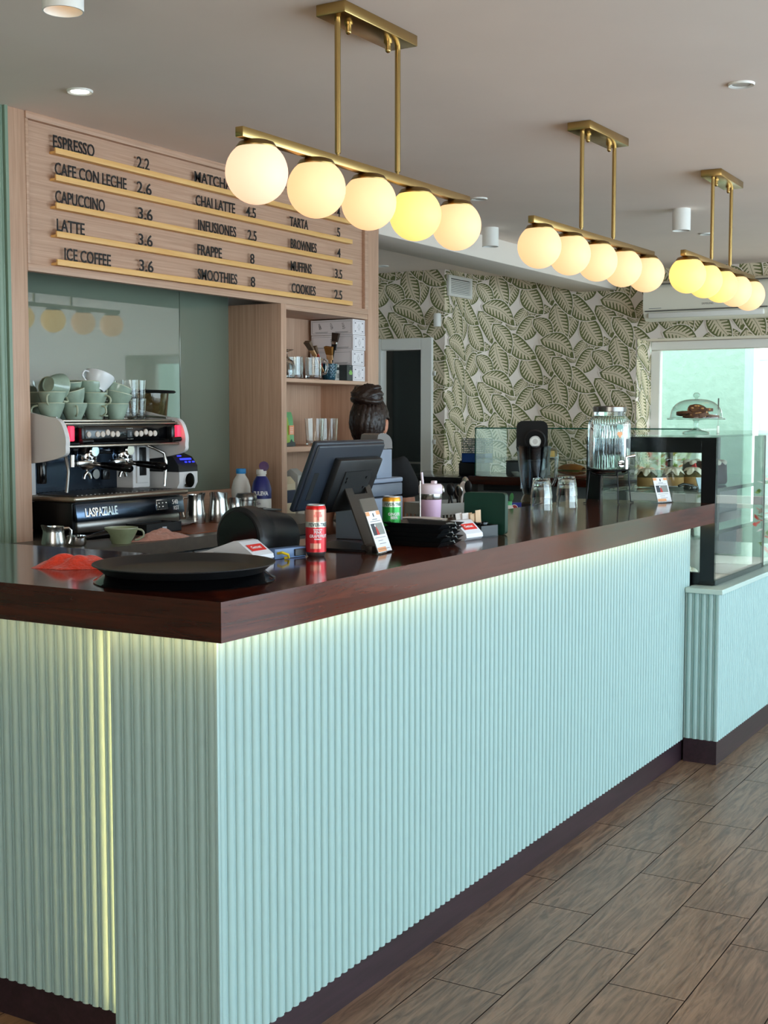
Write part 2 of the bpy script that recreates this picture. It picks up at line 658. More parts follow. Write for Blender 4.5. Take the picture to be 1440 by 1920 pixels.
def round_rect(w, h, r, n=5):
    P = []
    for cx, cy, a0 in ((w / 2 - r, h / 2 - r, 0), (-w / 2 + r, h / 2 - r, PI / 2), (-w / 2 + r, -h / 2 + r, PI), (w / 2 - r, -h / 2 + r, 1.5 * PI)):
        for k in range(n + 1):
            a = a0 + PI / 2 * k / n
            P.append((cx + r * math.cos(a), cy + r * math.sin(a)))
    return P


# ------------------------------------------------------------------ main sizes (metres)
ZC = 2.50            # ceiling
HC, TC = 1.08, 0.081  # counter top and its edge
YM = 1.86            # wall of the menu board
XB = 7.12            # wall with the side window
XD = 6.36            # wall with the dark doorway
YW = 2.88            # wall joining the two


# ------------------------------------------------------------------ floor
def make_floor():
    x0, x1, y0, y1 = -4.5, 7.12, -4.5, 3.75
    L, Wd, gap = 0.607, 0.2, 0.0016
    b = G()
    cols = []
    b.quad((x0, y0, -0.004), (x1, y0, -0.004), (x1, y1, -0.004), (x0, y1, -0.004), 1)
    cols.append((0, 0, 0))
    r = -23
    while r * Wd < y1:
        ya, yb = max(y0, r * Wd - 0.008), min(y1, (r + 1) * Wd - 0.008)
        off = (0.855 - 0.203 * (-1 - r)) % L
        k = math.floor((x0 - off) / L)
        while off + k * L < x1:
            xa, xb = max(x0, off + k * L), min(x1, off + (k + 1) * L)
            c = (random.random(), random.random(), random.random())
            if xb > xa + 0.01 and yb > ya + 0.01:
                b.quad((xa + gap, ya + gap, 0), (xb - gap, ya + gap, 0), (xb - gap, yb - gap, 0), (xa + gap, yb - gap, 0), 0)
                cols.append(c)
            k += 1
        r += 1
    o = struct('floor', b, ['floor_plank', 'floor_joint'], 'brown wood-look plank floor')
    at = o.data.attributes.new('plank', 'FLOAT_COLOR', 'FACE')
    for i, c in enumerate(cols):
        at.data[i].color = (*c, 1)


make_floor()

# ------------------------------------------------------------------ ceiling, beam, plain walls
g = G().box(-4.5, -4.5, ZC, XB + 0.36, 3.9, ZC + 0.12)
struct('ceiling', g, 'ceiling_paint')
g = G().box(3.72, YM, 2.362, XB, YM + 0.30, ZC, bev=0.004)
struct('trim_1', g, 'plaster', 'white plaster ceiling beam in line with the menu wall')
g = G().box(-4.65, -4.5, 0, -4.5, -4.0, ZC).box(-4.65, -0.8, 0, -4.5, 3.9, ZC).box(-4.65, -4.0, 2.42, -4.5, -0.8, ZC).box(-4.65, -4.0, 0, -4.5, -0.8, 0.5)
struct('wall_left', g, 'wall_plain')
g = G()
for c in ((-4.0, 0.58, -3.92, 2.34), (-0.88, 0.58, -0.8, 2.34), (-4.0, 0.5, -0.8, 0.58), (-4.0, 2.34, -0.8, 2.42), (-2.44, 0.58, -2.36, 2.34)):
    g.box(-4.62, c[0], c[1], -4.54, c[2], c[3])
w3 = struct('window_3', g, 'cream_paint', 'unseen tall windows added left of the viewer for fill light')  # unseen windows, put in to carry the added left fill
part('pane', G().box(-4.584, -3.95, 0.55, -4.578, -0.85, 2.37), 'pane_glass', w3)
g = G().box(-9, -4.66, -0.10, -4.66, 3.9, -0.02)
struct('terrace', g, 'pavement')
g = G()
g.box(1.24, 2.20, 0, 3.72, 2.3, ZC)                # behind the niche
g.box(3.716, 2.2, 0, 3.78, 3.75, ZC)               # partition to the back room
g.box(3.72, 3.75, 0, XD + 0.1, 3.9, ZC)
g.box(XD + 0.3, 3.75, 0, XB + 0.4, 3.9, ZC)
struct('wall_back', g, 'wall_plain')
g = G()
g.box(-4.5, -4.65, 0, -1.0, -4.5, ZC)
g.box(6.9, -4.65, 0, XB + 0.36, -4.5, ZC)
g.box(-1.0, -4.65, 2.42, 6.9, -4.5, ZC)
struct('wall_front', g, 'wall_plain')
g = G()
for k in range(5):
    xa = -1.0 + k * 7.84 / 4
    g.box(xa, -4.62, 0.1, xa + 0.06, -4.54, 2.34)
g.box(-1.0, -4.62, 0, 6.9, -4.54, 0.1).box(-1.0, -4.62, 2.34, 6.9, -4.54, 2.42)
w2 = struct('window_2', g, 'cream_paint', 'glazed street front behind the viewer')
g = G().box(-1.0, -4.584, 0.02, 6.9, -4.578, 2.40)
p = part('pane', g, 'pane_glass', w2)

# fluted green wall left of the oak column
def flutes(length, pitch=0.03, dep=0.009, n1=8, n2=4):
    """(s, depth) along a fluted board: wide round reeds with a thin bead between them."""
    P = []
    k = max(1, round(length / pitch))
    p = length / k
    a = p * 0.73
    for i in range(k):
        s = i * p
        for j in range(n1):
            t = PI * j / n1
            P.append((s + a * (1 - math.cos(t)) / 2, dep * (1 - math.sin(t) ** 0.8)))
        for j in range(n2):
            t = PI * j / n2
            P.append((s + a + (p - a) * (1 - math.cos(t)) / 2, dep * (1 - 0.45 * math.sin(t))))
    P.append((length, dep))
    return P


def fluted(g, o, ds, dn, length, z0, z1, mi=0, pitch=0.03, dep=0.009, back=0.012):
    """Fluted sheet from o along ds; crests at o, grooves pushed back along -dn."""
    ds, dn = Vector(ds), Vector(dn)
    o = Vector(o)
    P = flutes(length, pitch, dep)
    P = [(0, back)] + P + [(length, back)]
    n = len(P)
    V = []
    for z in (z0, z1):
        for s, d in P:
            q = o + ds * s - dn * d
            V.append((q.x, q.y, z))
    F = [(i, i + 1, n + i + 1, n + i) for i in range(n - 1)]
    F.append(tuple(range(n))[::-1])
    F.append(tuple(range(n, 2 * n)))
    g.add(V, F, mi)


g = G()
fluted(g, (-4.5, YM, 0), (1, 0, 0), (0, -1, 0), 5.722, 0, ZC, pitch=0.034)
g.box(-4.5, YM + 0.008, 0, 1.236, YM + 0.3, ZC)
g.box(1.222, YM - 0.004, 0, 1.236, YM + 0.02, ZC)
struct('wall_menu', g, 'sage_paint', 'sage green fluted wall left of the menu board')

# ------------------------------------------------------------------ leaf wallpaper on a wall path
def clip_poly(P, u0, u1, v0, v1):
    for ax, lim, sg in ((0, u0, 1), (0, u1, -1), (1, v0, 1), (1, v1, -1)):
        Q = []
        n = len(P)
        for i in range(n):
            a, b = P[i], P[(i + 1) % n]
            da, db = sg * (a[ax] - lim), sg * (b[ax] - lim)
            if da >= 0:
                Q.append(a)
            if (da < 0) != (db < 0):
                t = da / (da - db)
                Q.append((a[0] + (b[0] - a[0]) * t, a[1] + (b[1] - a[1]) * t))
        P = Q
        if len(P) < 3:
            return None
    return P


PU, PV = 0.000956, 0.000822      # metres per trace unit
LEAVES = [  # base x, base y, tip x, tip y, width (trace units, y down), bend
    (775, 800, 985, 745, 95, 0.16), (905, 660, 800, 790, 95, -0.1), (770, 720, 655, 860, 100, 0.12),
    (830, 800, 690, 1000, 135, 0.10), (690, 490, 600, 715, 118, -0.06), (860, 420, 985, 690, 128, 0.14),
    (760, 515, 905, 760, 150, -0.06), (520, 385, 612, 680, 146, -0.06), (640, 310, 850, 520, 132, -0.10),
    (505, 870, 640, 1120, 122, 0.08), (840, 825, 980, 1020, 118, 0.12), (405, 705, 665, 865, 132, 0.16)]
LEAVES = [(700, 900, 620, 790, 80, 0.1), (560, 760, 500, 870, 80, 0.1), (610, 360, 560, 300, 70, 0.0)] + LEAVES


def leaf_polys(bx, by, tx, ty, w, bend):
    """Layers of one printed leaf: (layer, polygon) with polygons small and convex."""
    b = Vector((bx * PU, -by * PV))
    t = Vector((tx * PU, -ty * PV))
    b, t = b - (t - b) * 0.05, t + (t - b) * 0.06
    ax = t - b
    L = ax.length
    ax.normalize()
    nx = Vector((-ax.y, ax.x))
    w = w * 1.22 * 0.00089 / 2

    def mid(s):
        return b + ax * (L * s) + nx * (bend * L * math.sin(PI * s))

    def hw(s):
        return w * max(0.0, math.sin(PI * min(1, s ** 0.82))) ** 0.75

    out = []
    n = 10
    for lay, gro in ((0, 0.006), (1, 0.0)):
        for i in range(n):
            s0, s1 = i / n, (i + 1) / n
            if lay == 0:
                s0, s1 = s0 * 1.04 - 0.02, s1 * 1.04 - 0.02
            a, c = mid(s0), mid(s1)
            ha, hc = hw(max(0, min(1, s0))) + gro, hw(max(0, min(1, s1))) + gro
            out.append((lay, [a - nx * ha, c - nx * hc, c + nx * hc, a + nx * ha]))
    k = 9
    ds = 0.80 / k
    for sd in (-1, 1):
        for i in range(k):
            s0 = 0.06 + ds * i
            s1 = s0 + ds
            o0, o1 = min(0.97, s0 + ds * 1.0), min(0.985, s0 + ds * 1.5)
            out.append((2, [mid(s0), mid(s0) + nx * sd * hw(s0) * 0.22, mid(o0) + nx * sd * hw(o0) * 0.74, mid((o0 + o1) / 2) + nx * sd * hw((o0 + o1) / 2) * 0.86, mid(o1) + nx * sd * hw(o1) * 0.78, mid(s0 + ds * 0.8) + nx * sd * hw(s0 + ds * 0.8) * 0.28, mid(s1) + nx * sd * hw(s1) * 0.2, mid(s1)]))
    for i in range(6):
        s0, s1 = 0.02 + i * 0.155, 0.02 + (i + 1) * 0.155
        out.append((3, [mid(s0) - nx * 0.0016, mid(s1) - nx * 0.0012, mid(s1) + nx * 0.0012, mid(s0) + nx * 0.0016]))
    return [(l, [(p.x, p.y) for p in q]) for l, q in out]


TILE = [leaf_polys(*l) for l in LEAVES]
TU, TVv = 500 * PU, 650 * PV


def paper(g, fn, rects, ustep=0.05, phase=(0.0, 0.0)):
    """Wall sheet plus printed leaves; fn(u, v, lift) gives the point."""
    for (u0, u1, v0, v1) in rects:
        n = 1
        for i in range(n):
            a, c = u0 + (u1 - u0) * i / n, u0 + (u1 - u0) * (i + 1) / n
            g.quad(fn(a, v0, 0), fn(c, v0, 0), fn(c, v1, 0), fn(a, v1, 0), 0)
        i0, i1 = math.floor((u0 - phase[0]) / TU) - 3, math.ceil((u1 - phase[0]) / TU) + 2
        for i in range(i0, i1):
            sh = -i * 310 * PV + phase[1]
            j0, j1 = math.floor((v0 - sh) / TVv) - 1, math.ceil((v1 - sh) / TVv) + 3
            for j in range(j0, j1):
                du, dv = i * TU + phase[0], j * TVv + sh
                if du + 1000 * PU < u0 or du + 380 * PU > u1 or dv - 280 * PV < v0 or dv - 1130 * PV > v1:
                    continue
                for li, polys in enumerate(TILE):
                    for lay, P in polys:
                        Q = [(p[0] + du, p[1] + dv) for p in P]
                        if max(q[0] for q in Q) < u0 or min(q[0] for q in Q) > u1 or max(q[1] for q in Q) < v0 or min(q[1] for q in Q) > v1:
                            continue
                        Q = clip_poly(Q, u0, u1, v0, v1)
                        if Q:
                            lift = 0.0002 + 0.00055 * li + 0.00013 * lay
                            pts = [fn(q[0], q[1], lift) for q in Q]
                            g.add(pts, [tuple(range(len(pts)))], (0, 1, 2, 1)[lay])


RC = 0.42
LA = 3.75 - YW
LB = LA + (XB - RC - XD)
LC = LB + RC * PI / 2


def wall_path(u, v, d):
    if u <= LA:
        return (XD - d, 3.75 - u, v)
    if u <= LB:
        return (XD + (u - LA), YW - d, v)
    if u <= LC:
        a = (u - LB) / RC
        r = RC - d
        return (XB - RC + r * math.sin(a), YW - RC + r * math.cos(a), v)
    return (XB - d, YW - RC - (u - LC), v)


UW = LC + (YW - RC - 1.705)      # path length at the window edge
UE = LC + (YW - RC + 4.5)
UD0, UD1 = 3.75 - 3.40, 3.75 - 3.065
g = G()
paper(g, wall_path, [(0, UD0, 0.0, ZC), (UD0, UD1, 1.93, ZC), (UD1, LA, 0.0, ZC), (LA, LB, 0.5, ZC), *[(LB + (LC - LB) * k / 60, LB + (LC - LB) * (k + 1) / 60, 0.5, ZC) for k in range(60)], (LC, UW, 0.5, ZC), (UW, UW + 2.6, 2.0, ZC)], phase=(0.06, 0.15))
for (a, c, z0, z1) in ((LA, UW, 0.0, 0.5), (UW + 2.6, UE, 2.0, ZC), (UW, UW + 0.805, 0.0, 0.72), (UW + 0.805, UW + 1.925, 0.0, 0.72), (UW + 1.925, UW + 4.005, 0.0, 0.28), (UW + 4.005, UE, 0.0, 0.72), (UW + 4.005, UE, 0.72, 2.0)):
    n = 12
    for i in range(n):
        p, q = a + (c - a) * i / n, a + (c - a) * (i + 1) / n
        g.quad(wall_path(p, z0, 0), wall_path(q, z0, 0), wall_path(q, z1, 0), wall_path(p, z1, 0), 0)
# reveal of the window, papered as well
paper(g, lambda u, v, d: (XB + u, 1.705 - d, v), [(0, 0.32, 0.72, 2.0)], phase=(0.1, 0.1))
g.quad((XB, 1.705, 2.0), (XB + 0.34, 1.705, 2.0), (XB + 0.34, -2.3, 2.0), (XB, -2.3, 2.0), 0)
g.quad((XB, 1.705, 0.72), (XB, -0.22, 0.72), (XB + 0.34, -0.22, 0.72), (XB + 0.34, 1.705, 0.72), 0)
g.quad((XB, -0.22, 0.28), (XB, -2.3, 0.28), (XB + 0.34, -2.3, 0.28), (XB + 0.34, -0.22, 0.28), 0)
# body of the wall behind the paper
g.box(XB + 0.02, 1.72, 0, XB + 0.36, 3.9, ZC, 0)
g.box(XB + 0.02, -4.5, 2.01, XB + 0.36, 1.72, ZC, 0)
g.box(XB + 0.02, -0.21, 0, XB + 0.36, 1.72, 0.71, 0).box(XB + 0.02, -2.31, 0, XB + 0.36, -0.21, 0.27, 0).box(XB + 0.02, -4.5, 0, XB + 0.36, -2.31, 0.71, 0)
g.box(XB + 0.02, -4.5, 0.71, XB + 0.36, -2.31, 2.01, 0)
g.box(XB - 0.004, -0.20, 0.0, XB + 0.01, 0.9, 0.70, 3).box(XB - 0.004, -2.3, 0.0, XB + 0.01, -0.20, 0.27, 3)
struct('wall_right', g, ['leaf_ground', 'leaf_edge', 'leaf_fill', 'lower_panel'], 'green and beige leaf wallpaper', sharp=0, smooth=False)

# ------------------------------------------------------------------ side window
g = G()
xw = XB + 0.32
for (ya, yb, z0, z1) in ((1.630, 1.705, 0.80, 1.93), (-2.3, -2.22, 0.80, 1.93), (-2.3, 1.705, 1.93, 2.0), (-0.22, 1.705, 0.72, 0.80), (-2.22, -0.30, 0.80, 0.86), (-0.30, -0.22, 0.36, 1.93), (-2.3, -2.22, 0.36, 0.72), (-2.3, -0.22, 0.28, 0.36)):
    g.box(xw, ya, z0, xw + 0.06, yb, z1, bev=0.006, seg=1)
w1 = struct('window_1', g, 'white_paint', 'white framed side window beside the display case')
g = G().box(xw + 0.027, -0.26, 0.76, xw + 0.033, 1.67, 1.96).box(xw + 0.027, -2.26, 0.32, xw + 0.033, -0.26, 1.96)
part('pane', g, 'pane_glass', w1)

# ------------------------------------------------------------------ dark doorway
g = G()
g.box(XD - 0.03, 2.972, 0, XD + 0.05, 3.065, 2.012, bev=0.005, seg=1)
g.box(XD - 0.03, 3.40, 0, XD + 0.05, 3.50, 2.012, bev=0.005, seg=1)
g.box(XD - 0.03, 3.065, 1.928, XD + 0.05, 3.40, 2.012, bev=0.005, seg=1)
d1 = struct('door_1', g, 'white_paint', 'white door frame in the leaf wallpaper wall')
g = G().box(XD + 0.10, 3.04, 0, XD + 0.14, 3.43, 1.95)  # sheet added in the opening; the dark beyond is painted on it
part('doorway_sheet', g, 'doorway_dark', d1, 'dark green sheet standing for the dim room beyond')
g = G().box(XD + 0.09, 3.05, 1.085, XD + 0.10, 3.42, 1.10)
part('rail', g, 'steel_dark', d1, 'grey cross rail')

# ------------------------------------------------------------------ things on the walls
t = thing('air_conditioner', 'long cream wall air conditioner above the side window', 'air conditioner', (XB - 0.004, 1.14, 2.115))
pts = [(0, 0.01), (0, 0.285), (-0.10, 0.285), (-0.165, 0.265), (-0.20, 0.22), (-0.205, 0.085), (-0.185, 0.03), (-0.14, 0.0), (-0.05, 0.0)]
g = G().prism(pts, -0.445, 0.445, M=frame((0, 0, 0), (1, 0, 0), (0, 0, 1), (0, -1, 0)), bev=0.012)
part('housing', g, 'ac_white', t)
g = G().box(-0.209, -0.43, 0.062, -0.18, 0.43, 0.070)
part('seam', g, 'ac_slot', t, 'dark air slot')
g = G().box(-0.20, -0.405, 0.012, -0.165, 0.405, 0.05, bev=0.008, M=T(-0.008, 0, 0.004))
part('louver', g, 'white_paint', t, 'white louver flap')
g = G().box(-0.202, -0.43, 0.252, -0.10, 0.43, 0.258)
part('intake_slot', g, 'ac_slot', t)
g = G().text('SAMSUNG', 0.018, FX((-0.2075, -0.02, 0.098)), align='CENTER')
part('lettering', g, 'ac_slot', t)
g = G().box(-0.2065, 0.31, 0.083, -0.2055, 0.40, 0.086)
part('energy_label', g, 'print_grey', t)

t = thing('air_vent', 'square white slatted air vent high on the leaf wallpaper', 'vent', (6.562, YW - 0.009, 2.312))
g = G()
for c in ((-0.187, 0.022, -0.155, 0.128), (0.155, 0.022, 0.187, 0.128), (-0.187, 0, 0.187, 0.022), (-0.187, 0.128, 0.187, 0.15)):
    g.box(c[0], -0.016, c[1], c[2], 0.0, c[3])
part('frame', g, 'vent_white', t)
g = G().box(-0.155, -0.004, 0.02, 0.155, 0.0, 0.13)
part('backing', g, 'vent_dark', t)
g = G()
for k in range(8):
    g.box(-0.155, -0.002, -0.005, 0.155, 0.0, 0.005, M=T(0, -0.007, 0.031 + k * 0.0125, rx=0.7))
part('slats', g, 'vent_white', t)

g = G().lathe([(0, 0), (0.026, 0), (0.028, 0.01), (0.028, 0.085), (0.022, 0.095), (0, 0.095)], 20)
solo('motion_sensor', g, 'white_paint', 'small white round sensor on the wallpaper beside the door top', 'sensor', (XD - 0.032, 2.925, 2.088))
for z, l in ((1.735, 'small white wall plate high beside the dark doorway'), (1.235, 'small white wall plate low beside the dark doorway')):
    g = G().box(-0.012, -0.008, 0, 0, 0.008, 0.035, bev=0.002)
    solo('wall_plate', g, 'white_paint', l, 'wall plate', (XD - 0.009, 2.955, z))

# ------------------------------------------------------------------ outside
g = G().box(XB + 0.36, -14, -0.10, 16, 9, -0.02)
struct('pavement', g, 'pavement')
g = G().box(-9, -14, -0.10, XB + 0.36, -4.66, -0.02)
struct('street', g, 'pavement')
g = G().box(9.2, 1.47, -0.1, 9.5, 8.0, 4.2, bev=0.01)
solo('neighbour_wall', g, 'mint_stucco', 'rough mint green stucco wall outside the side window', 'wall')
t = thing('garden_gate', 'white boarded gate outside beside the mint wall', 'gate', (9.62, 0.0, -0.05))
g = G()
for k in range(12):
    g.box(0, -1.25 + k * 0.225, 0.05, 0.03, -1.25 + k * 0.225 + 0.222, 1.98)
part('boards', g, 'gate_white', t)
g = G().box(-0.03, -1.26, 1.98, 0.06, 1.46, 2.05, bev=0.01)
part('top_rail', g, 'gate_white', t)
g = G().box(-0.02, 1.36, 0, 0.05, 1.45, 2.02, bev=0.005)
part('post', g, 'gate_white', t)


def bush(name, loc, label, cat, h, wdt, n, mats, leaf=0.09, seed=1, pot=True, spiky=False):
    R = random.Random(seed)
    t = thing(name, label, cat, loc)
    z0 = 0.0
    if pot:
        g = G().lathe([(0, 0), (wdt * 0.42, 0), (wdt * 0.55, 0.3), (wdt * 0.6, 0.3), (wdt * 0.6, 0.34), (wdt * 0.5, 0.34), (wdt * 0.48, 0.28), (0, 0.28)], 20)
        part('pot', g, 'terracotta', t)
        z0 = 0.28
    g = G()
    for k in range(n):
        a = R.uniform(0, 2 * PI)
        rr = wdt * math.sqrt(R.random())
        zz = z0 + (h - z0) * R.random() ** 0.8
        if spiky:
            rr *= 0.25
            d = Vector((math.cos(a) * R.uniform(0.2, 1), math.sin(a) * R.uniform(0.2, 1), R.uniform(0.3, 1.2))).normalized()
        else:
            rr *= 0.4 + 0.9 * math.sin(PI * min(1, (zz - z0) / (h - z0) * 0.9 + 0.08))
            d = Vector((R.uniform(-1, 1), R.uniform(-1, 1), R.uniform(-0.3, 1))).normalized()
        p = Vector((rr * math.cos(a), rr * math.sin(a), zz))
        s = d.cross(Vector((0, 0, 1)))
        s = (s.normalized() if s.length > 1e-3 else Vector((1, 0, 0))) * leaf * (0.10 if spiky else 0.3)
        q = p + d * leaf
        m = (p + q) / 2
        g.add([p, m - s, q, m + s], [(0, 1, 2, 3)], R.randrange(len(mats) - 1))
    part('foliage', g, mats[:-1], t, smooth=False)
    g = G()
    for k in range(6):
        a = R.uniform(0, 2 * PI)
        g.tube([(0, 0, z0 * 0.8), (wdt * 0.2 * math.cos(a), wdt * 0.2 * math.sin(a), h * 0.5), (wdt * 0.5 * math.cos(a), wdt * 0.5 * math.sin(a), h * 0.8)], 0.008, 5)
    part('stems', g, mats[-1], t)
    return t


bush('potted_plant', (8.05, 1.72, -0.02), 'spiky yellow green plant outside in front of the mint wall', 'plant', 1.12, 0.22, 260, ['plant_green', 'bag_lime', 'plant_dark'], 0.24, 3, True, True)
bush('hedge_plant', (8.80, 1.72, -0.02), 'dark bushy plant outside below the mint wall', 'plant', 1.02, 0.24, 800, ['plant_dark', 'plant_green', 'plant_dark'], 0.08, 4)
bush('flower_pot', (8.25, -0.75, -0.02), 'red and white flowering plant outside the side window', 'plant', 1.15, 0.3, 700, ['flower_red', 'flower_white', 'plant_green', 'plant_green', 'plant_dark'], 0.07, 5)
g = G()
g.box(11.5, -7.5, -0.1, 12.0, -1.6, 4.0)
g.box(11.45, -5.2, 0.9, 11.5, -3.9, 2.3, 1)
g.box(11.45, -3.0, 0.0, 11.5, -2.1, 2.2, 1)
solo('street_building', g, ['mint_stucco', 'cash_dark'], 'pale mint building across the lane outside', 'building')


# ------------------------------------------------------------------ bar counter
t = thing('counter_base', 'mint green fluted bar counter base with dark plinth', 'bar counter', (0, 0, 0))
g = G()
fluted(g, (0.108, 0.09, 0), (1, 0, 0), (0, -1, 0), 3.197, 0.092, 0.999)
g.box(0.10, 0.09, 0.092, 0.1085, 0.0985, 0.999, bev=0.002)
part('front_panel', g, 'mint_paint', t)
g = G()
fluted(g, (0.10, 0.098, 0), (0, 1, 0), (-1, 0, 0), 0.290, 0.092, 0.999)
g.box(0.109, 0.376, 0.092, 0.16, 0.388, 0.999)
part('corner_panel', g, 'mint_paint', t)
g = G()
fluted(g, (0.145, 0.388, 0), (0, 1, 0), (-1, 0, 0), 1.467, 0.092, 0.999)
part('end_panel', g, 'mint_paint', t)
g = G()
g.box(0.112, 0.10, 0, 3.305, 0.11, 0.094)
g.box(0.112, 0.10, 0, 0.122, 0.388, 0.094)
g.box(0.155, 0.388, 0, 0.165, 1.855, 0.094)
part('plinth', g, 'plinth_wood', t, 'dark wooden plinth')
g = G()
g.box(0.165, 0.112, 0.0, 3.30, 0.56, 0.998)
g.box(0.166, 0.56, 0.0, 0.60, 1.855, 0.998)
part('carcass', g, 'cabinet_grey', t)
g = G().box(0.06, 0.052, 0.988, 3.30, 0.066, 0.997)
part('light_strip', g, 'led_warm', t, 'warm light strip under the front overhang')
g = G().box(0.052, 0.07, 0.988, 0.066, 1.84, 0.997)
part('light_strip', g, 'led_warm', t, 'warm light strip under the end overhang')
g = G().box(0.126, 0.3885, 0.11, 0.1395, 0.3935, 0.985)
part('light_strip', g, 'led_strong', t, 'upright warm light strip in the panel step')
g = G().box(0.136, 0.3938, 0.11, 0.1465, 0.3995, 0.985)
part('light_diffuser', g, 'led_core', t, 'bright upright light line')

g = G()
g.prism([(0.0, 0.0), (3.325, 0.0), (3.325, 0.6), (0.62, 0.6)], HC - TC, HC, 0, bev=0.0025)
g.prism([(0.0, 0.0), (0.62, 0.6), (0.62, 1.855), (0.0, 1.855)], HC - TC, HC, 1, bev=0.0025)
solo('countertop', g, ['mahogany_x', 'mahogany_y_shaded'], 'glossy dark mahogany bar top turning the corner', 'countertop')

# ------------------------------------------------------------------ pendant lamps
def pendant(label, x, y, rz, mats):
    t = thing('globe_pendant', label, 'pendant lamp', (x, y, ZC), rz, None)
    g = G().box(-0.185, -0.045, -0.03, 0.185, 0.045, 0, bev=0.002)
    c = part('canopy', g, 'brass', t)
    for s in (-1, 1):
        g = G().cyl((s * 0.10, 0, -0.03), (s * 0.10, 0, -0.036), 0.012, 14).cyl((s * 0.10, 0, -0.036), (s * 0.10, 0, -0.052), 0.008, 14).ball((s * 0.10, 0, -0.053), 0.008, 12, 8)
        part('knob', g, 'brass', c)
    for s in (-1, 1):
        g = G().cyl((s * 0.152, 0, -0.03), (s * 0.152, 0, -0.375), 0.008, 14).cyl((s * 0.152, 0, -0.372), (s * 0.152, 0, -0.388), 0.005, 12)
        part('rod', g, 'brass', t)
    g = G().box(-0.57, -0.0115, -0.408, 0.57, 0.0115, -0.384, bev=0.0015)
    part('bar', g, 'brass', t)
    for k in range(5):
        xx = (k - 2) * 0.2515
        prof = [(0.075 * math.sin(a), -0.075 * math.cos(a)) for a in [PI * j / 22 for j in range(0, 19)]] + [(0.036, 0.063), (0, 0.063)]
        g = G().lathe(prof, 40, M=T(xx, 0, -0.48))
        gb = part('globe', g, mats[k], t, sharp=60)
        g = G().lathe([(0.048, 0.0), (0.049, 0.004), (0.042, 0.014), (0.028, 0.019), (0.010, 0.021), (0.010, 0.03), (0, 0.03)], 32, M=T(xx, 0, -0.424))
        g.lathe([(0, 0.0), (0.048, 0.0)], 32, M=T(xx, 0, -0.424))
        part('globe_cap', g, 'brass_dark', gb, 'brass cap')
    return t


gw, gb_, gp = 'globe_warm', 'globe_bright', 'globe_pale'
pendant('nearest brass pendant with five white glowing globes, left of the other two', 1.057, 0.304, -0.0144, [gp, gw, gw, gb_, gw])
pendant('middle brass pendant of the row of three over the bar', 2.637, 0.262, -0.028, [gw, gw, gw, gw, gw])
pendant('farthest brass pendant of the row, in front of the air conditioner', 3.777, 0.125, 0.016, [gb_, gb_, gb_, gw, gw])

# ------------------------------------------------------------------ ceiling lights
def spot(label, x, y, r, h, lamp):
    t = thing('ceiling_spotlight', label, 'ceiling light', (x, y, ZC))
    g = G().lathe([(0, 0), (r, 0), (r, -h), (r * 0.93, -h), (r * 0.72, -h + 0.028), (0, -h + 0.028)], 36)
    part('housing', g, 'white_paint', t)
    g = G().lathe([(0, 0), (r * 0.6, 0)], 28, M=T(0, 0, -h + 0.0265))
    part('lamp', g, lamp, t)


spot('white cylinder spotlight at the top left corner of the ceiling', 0.301, 0.681, 0.048, 0.115, 'lamp_warm')
spot('white cylinder spotlight under the ceiling beside the plaster beam', 4.678, 1.70, 0.046, 0.105, 'lamp_off')
spot('white cylinder spotlight on the ceiling left of the farthest pendant', 4.576, 0.565, 0.046, 0.11, 'lamp_off')


def downlight(label, x, y, lamp, r=0.042):
    t = thing('recessed_downlight', label, 'ceiling light', (x, y, ZC))
    g = G().lathe([(r * 0.7, 0.0), (r * 0.72, -0.004), (r * 0.95, -0.007), (r, -0.003), (r, 0)], 32)
    part('ring', g, 'white_paint', t)
    g = G().lathe([(0, -0.0025), (r * 0.7, -0.0025)], 28)
    part('lamp', g, lamp, t)


downlight('lit recessed downlight above the menu board', 1.214, 1.501, 'lamp_lit')
downlight('unlit recessed downlight at the top right of the ceiling', 2.224, -0.379, 'lamp_off')
downlight('unlit recessed downlight between the nearest pendant and the middle pendant', 3.755, 1.314, 'lamp_off')
downlight('unlit recessed downlight behind the rods of the farthest pendant', 5.523, 0.717, 'lamp_off')
downlight('small recessed downlight in the back passage before the dark doorway', 5.95, 3.16, 'lamp_off')

# ------------------------------------------------------------------ oak wall cabinet and menu board
t = thing('wall_cabinet', 'pale oak wall cabinet framing the coffee niche with open shelves', 'cabinet', (0, 0, 0))
g = G().box(1.236, YM, 0, 1.318, 2.2, ZC, bev=0.002)
part('column', g, 'oak_v', t)
g = G().box(3.611, YM, 0, 3.716, 2.2, ZC, bev=0.002)
part('stile', g, 'oak_v', t)
g = G().box(2.853, YM, 0.0, 2.895, 2.16, 1.952, bev=0.0015)
part('side_panel', g, 'oak_v', t)
g = G().box(2.895, 2.145, 0.0, 3.611, 2.165, 1.95)
part('back_panel', g, 'oak_v', t)
for z0, z1 in ((1.926, 1.95), (1.597, 1.615), (1.276, 1.30), (0.93, 0.955)):
    g = G().box(2.895, YM + 0.002, z0, 3.611, 2.145, z1, bev=0.0015)
    part('shelf', g, 'oak_h', t)
g = G().box(1.318, 2.14, 1.0, 2.853, 2.165, 1.103, bev=0.001)
part('upstand', g, 'oak_h', t)

for x0, x1, l in ((1.318, 2.499, 'large sage green glass splashback behind the espresso machine'), (2.502, 2.853, 'narrow sage green glass splashback beside the oak side panel')):
    g = G().box(x0, 2.157, 1.103, x1, 2.164, 2.45, bev=0.001, seg=1)
    solo('glass_splashback', g, 'sage_glass', l, 'splashback')

t = thing('menu_board', 'oak menu board with pine letter rails and black drink names', 'menu board', (1.318, YM, 1.95))
ox, oz = 1.318, 1.95


def bl(x, y, z):
    return (x - ox, y - YM, z - oz)


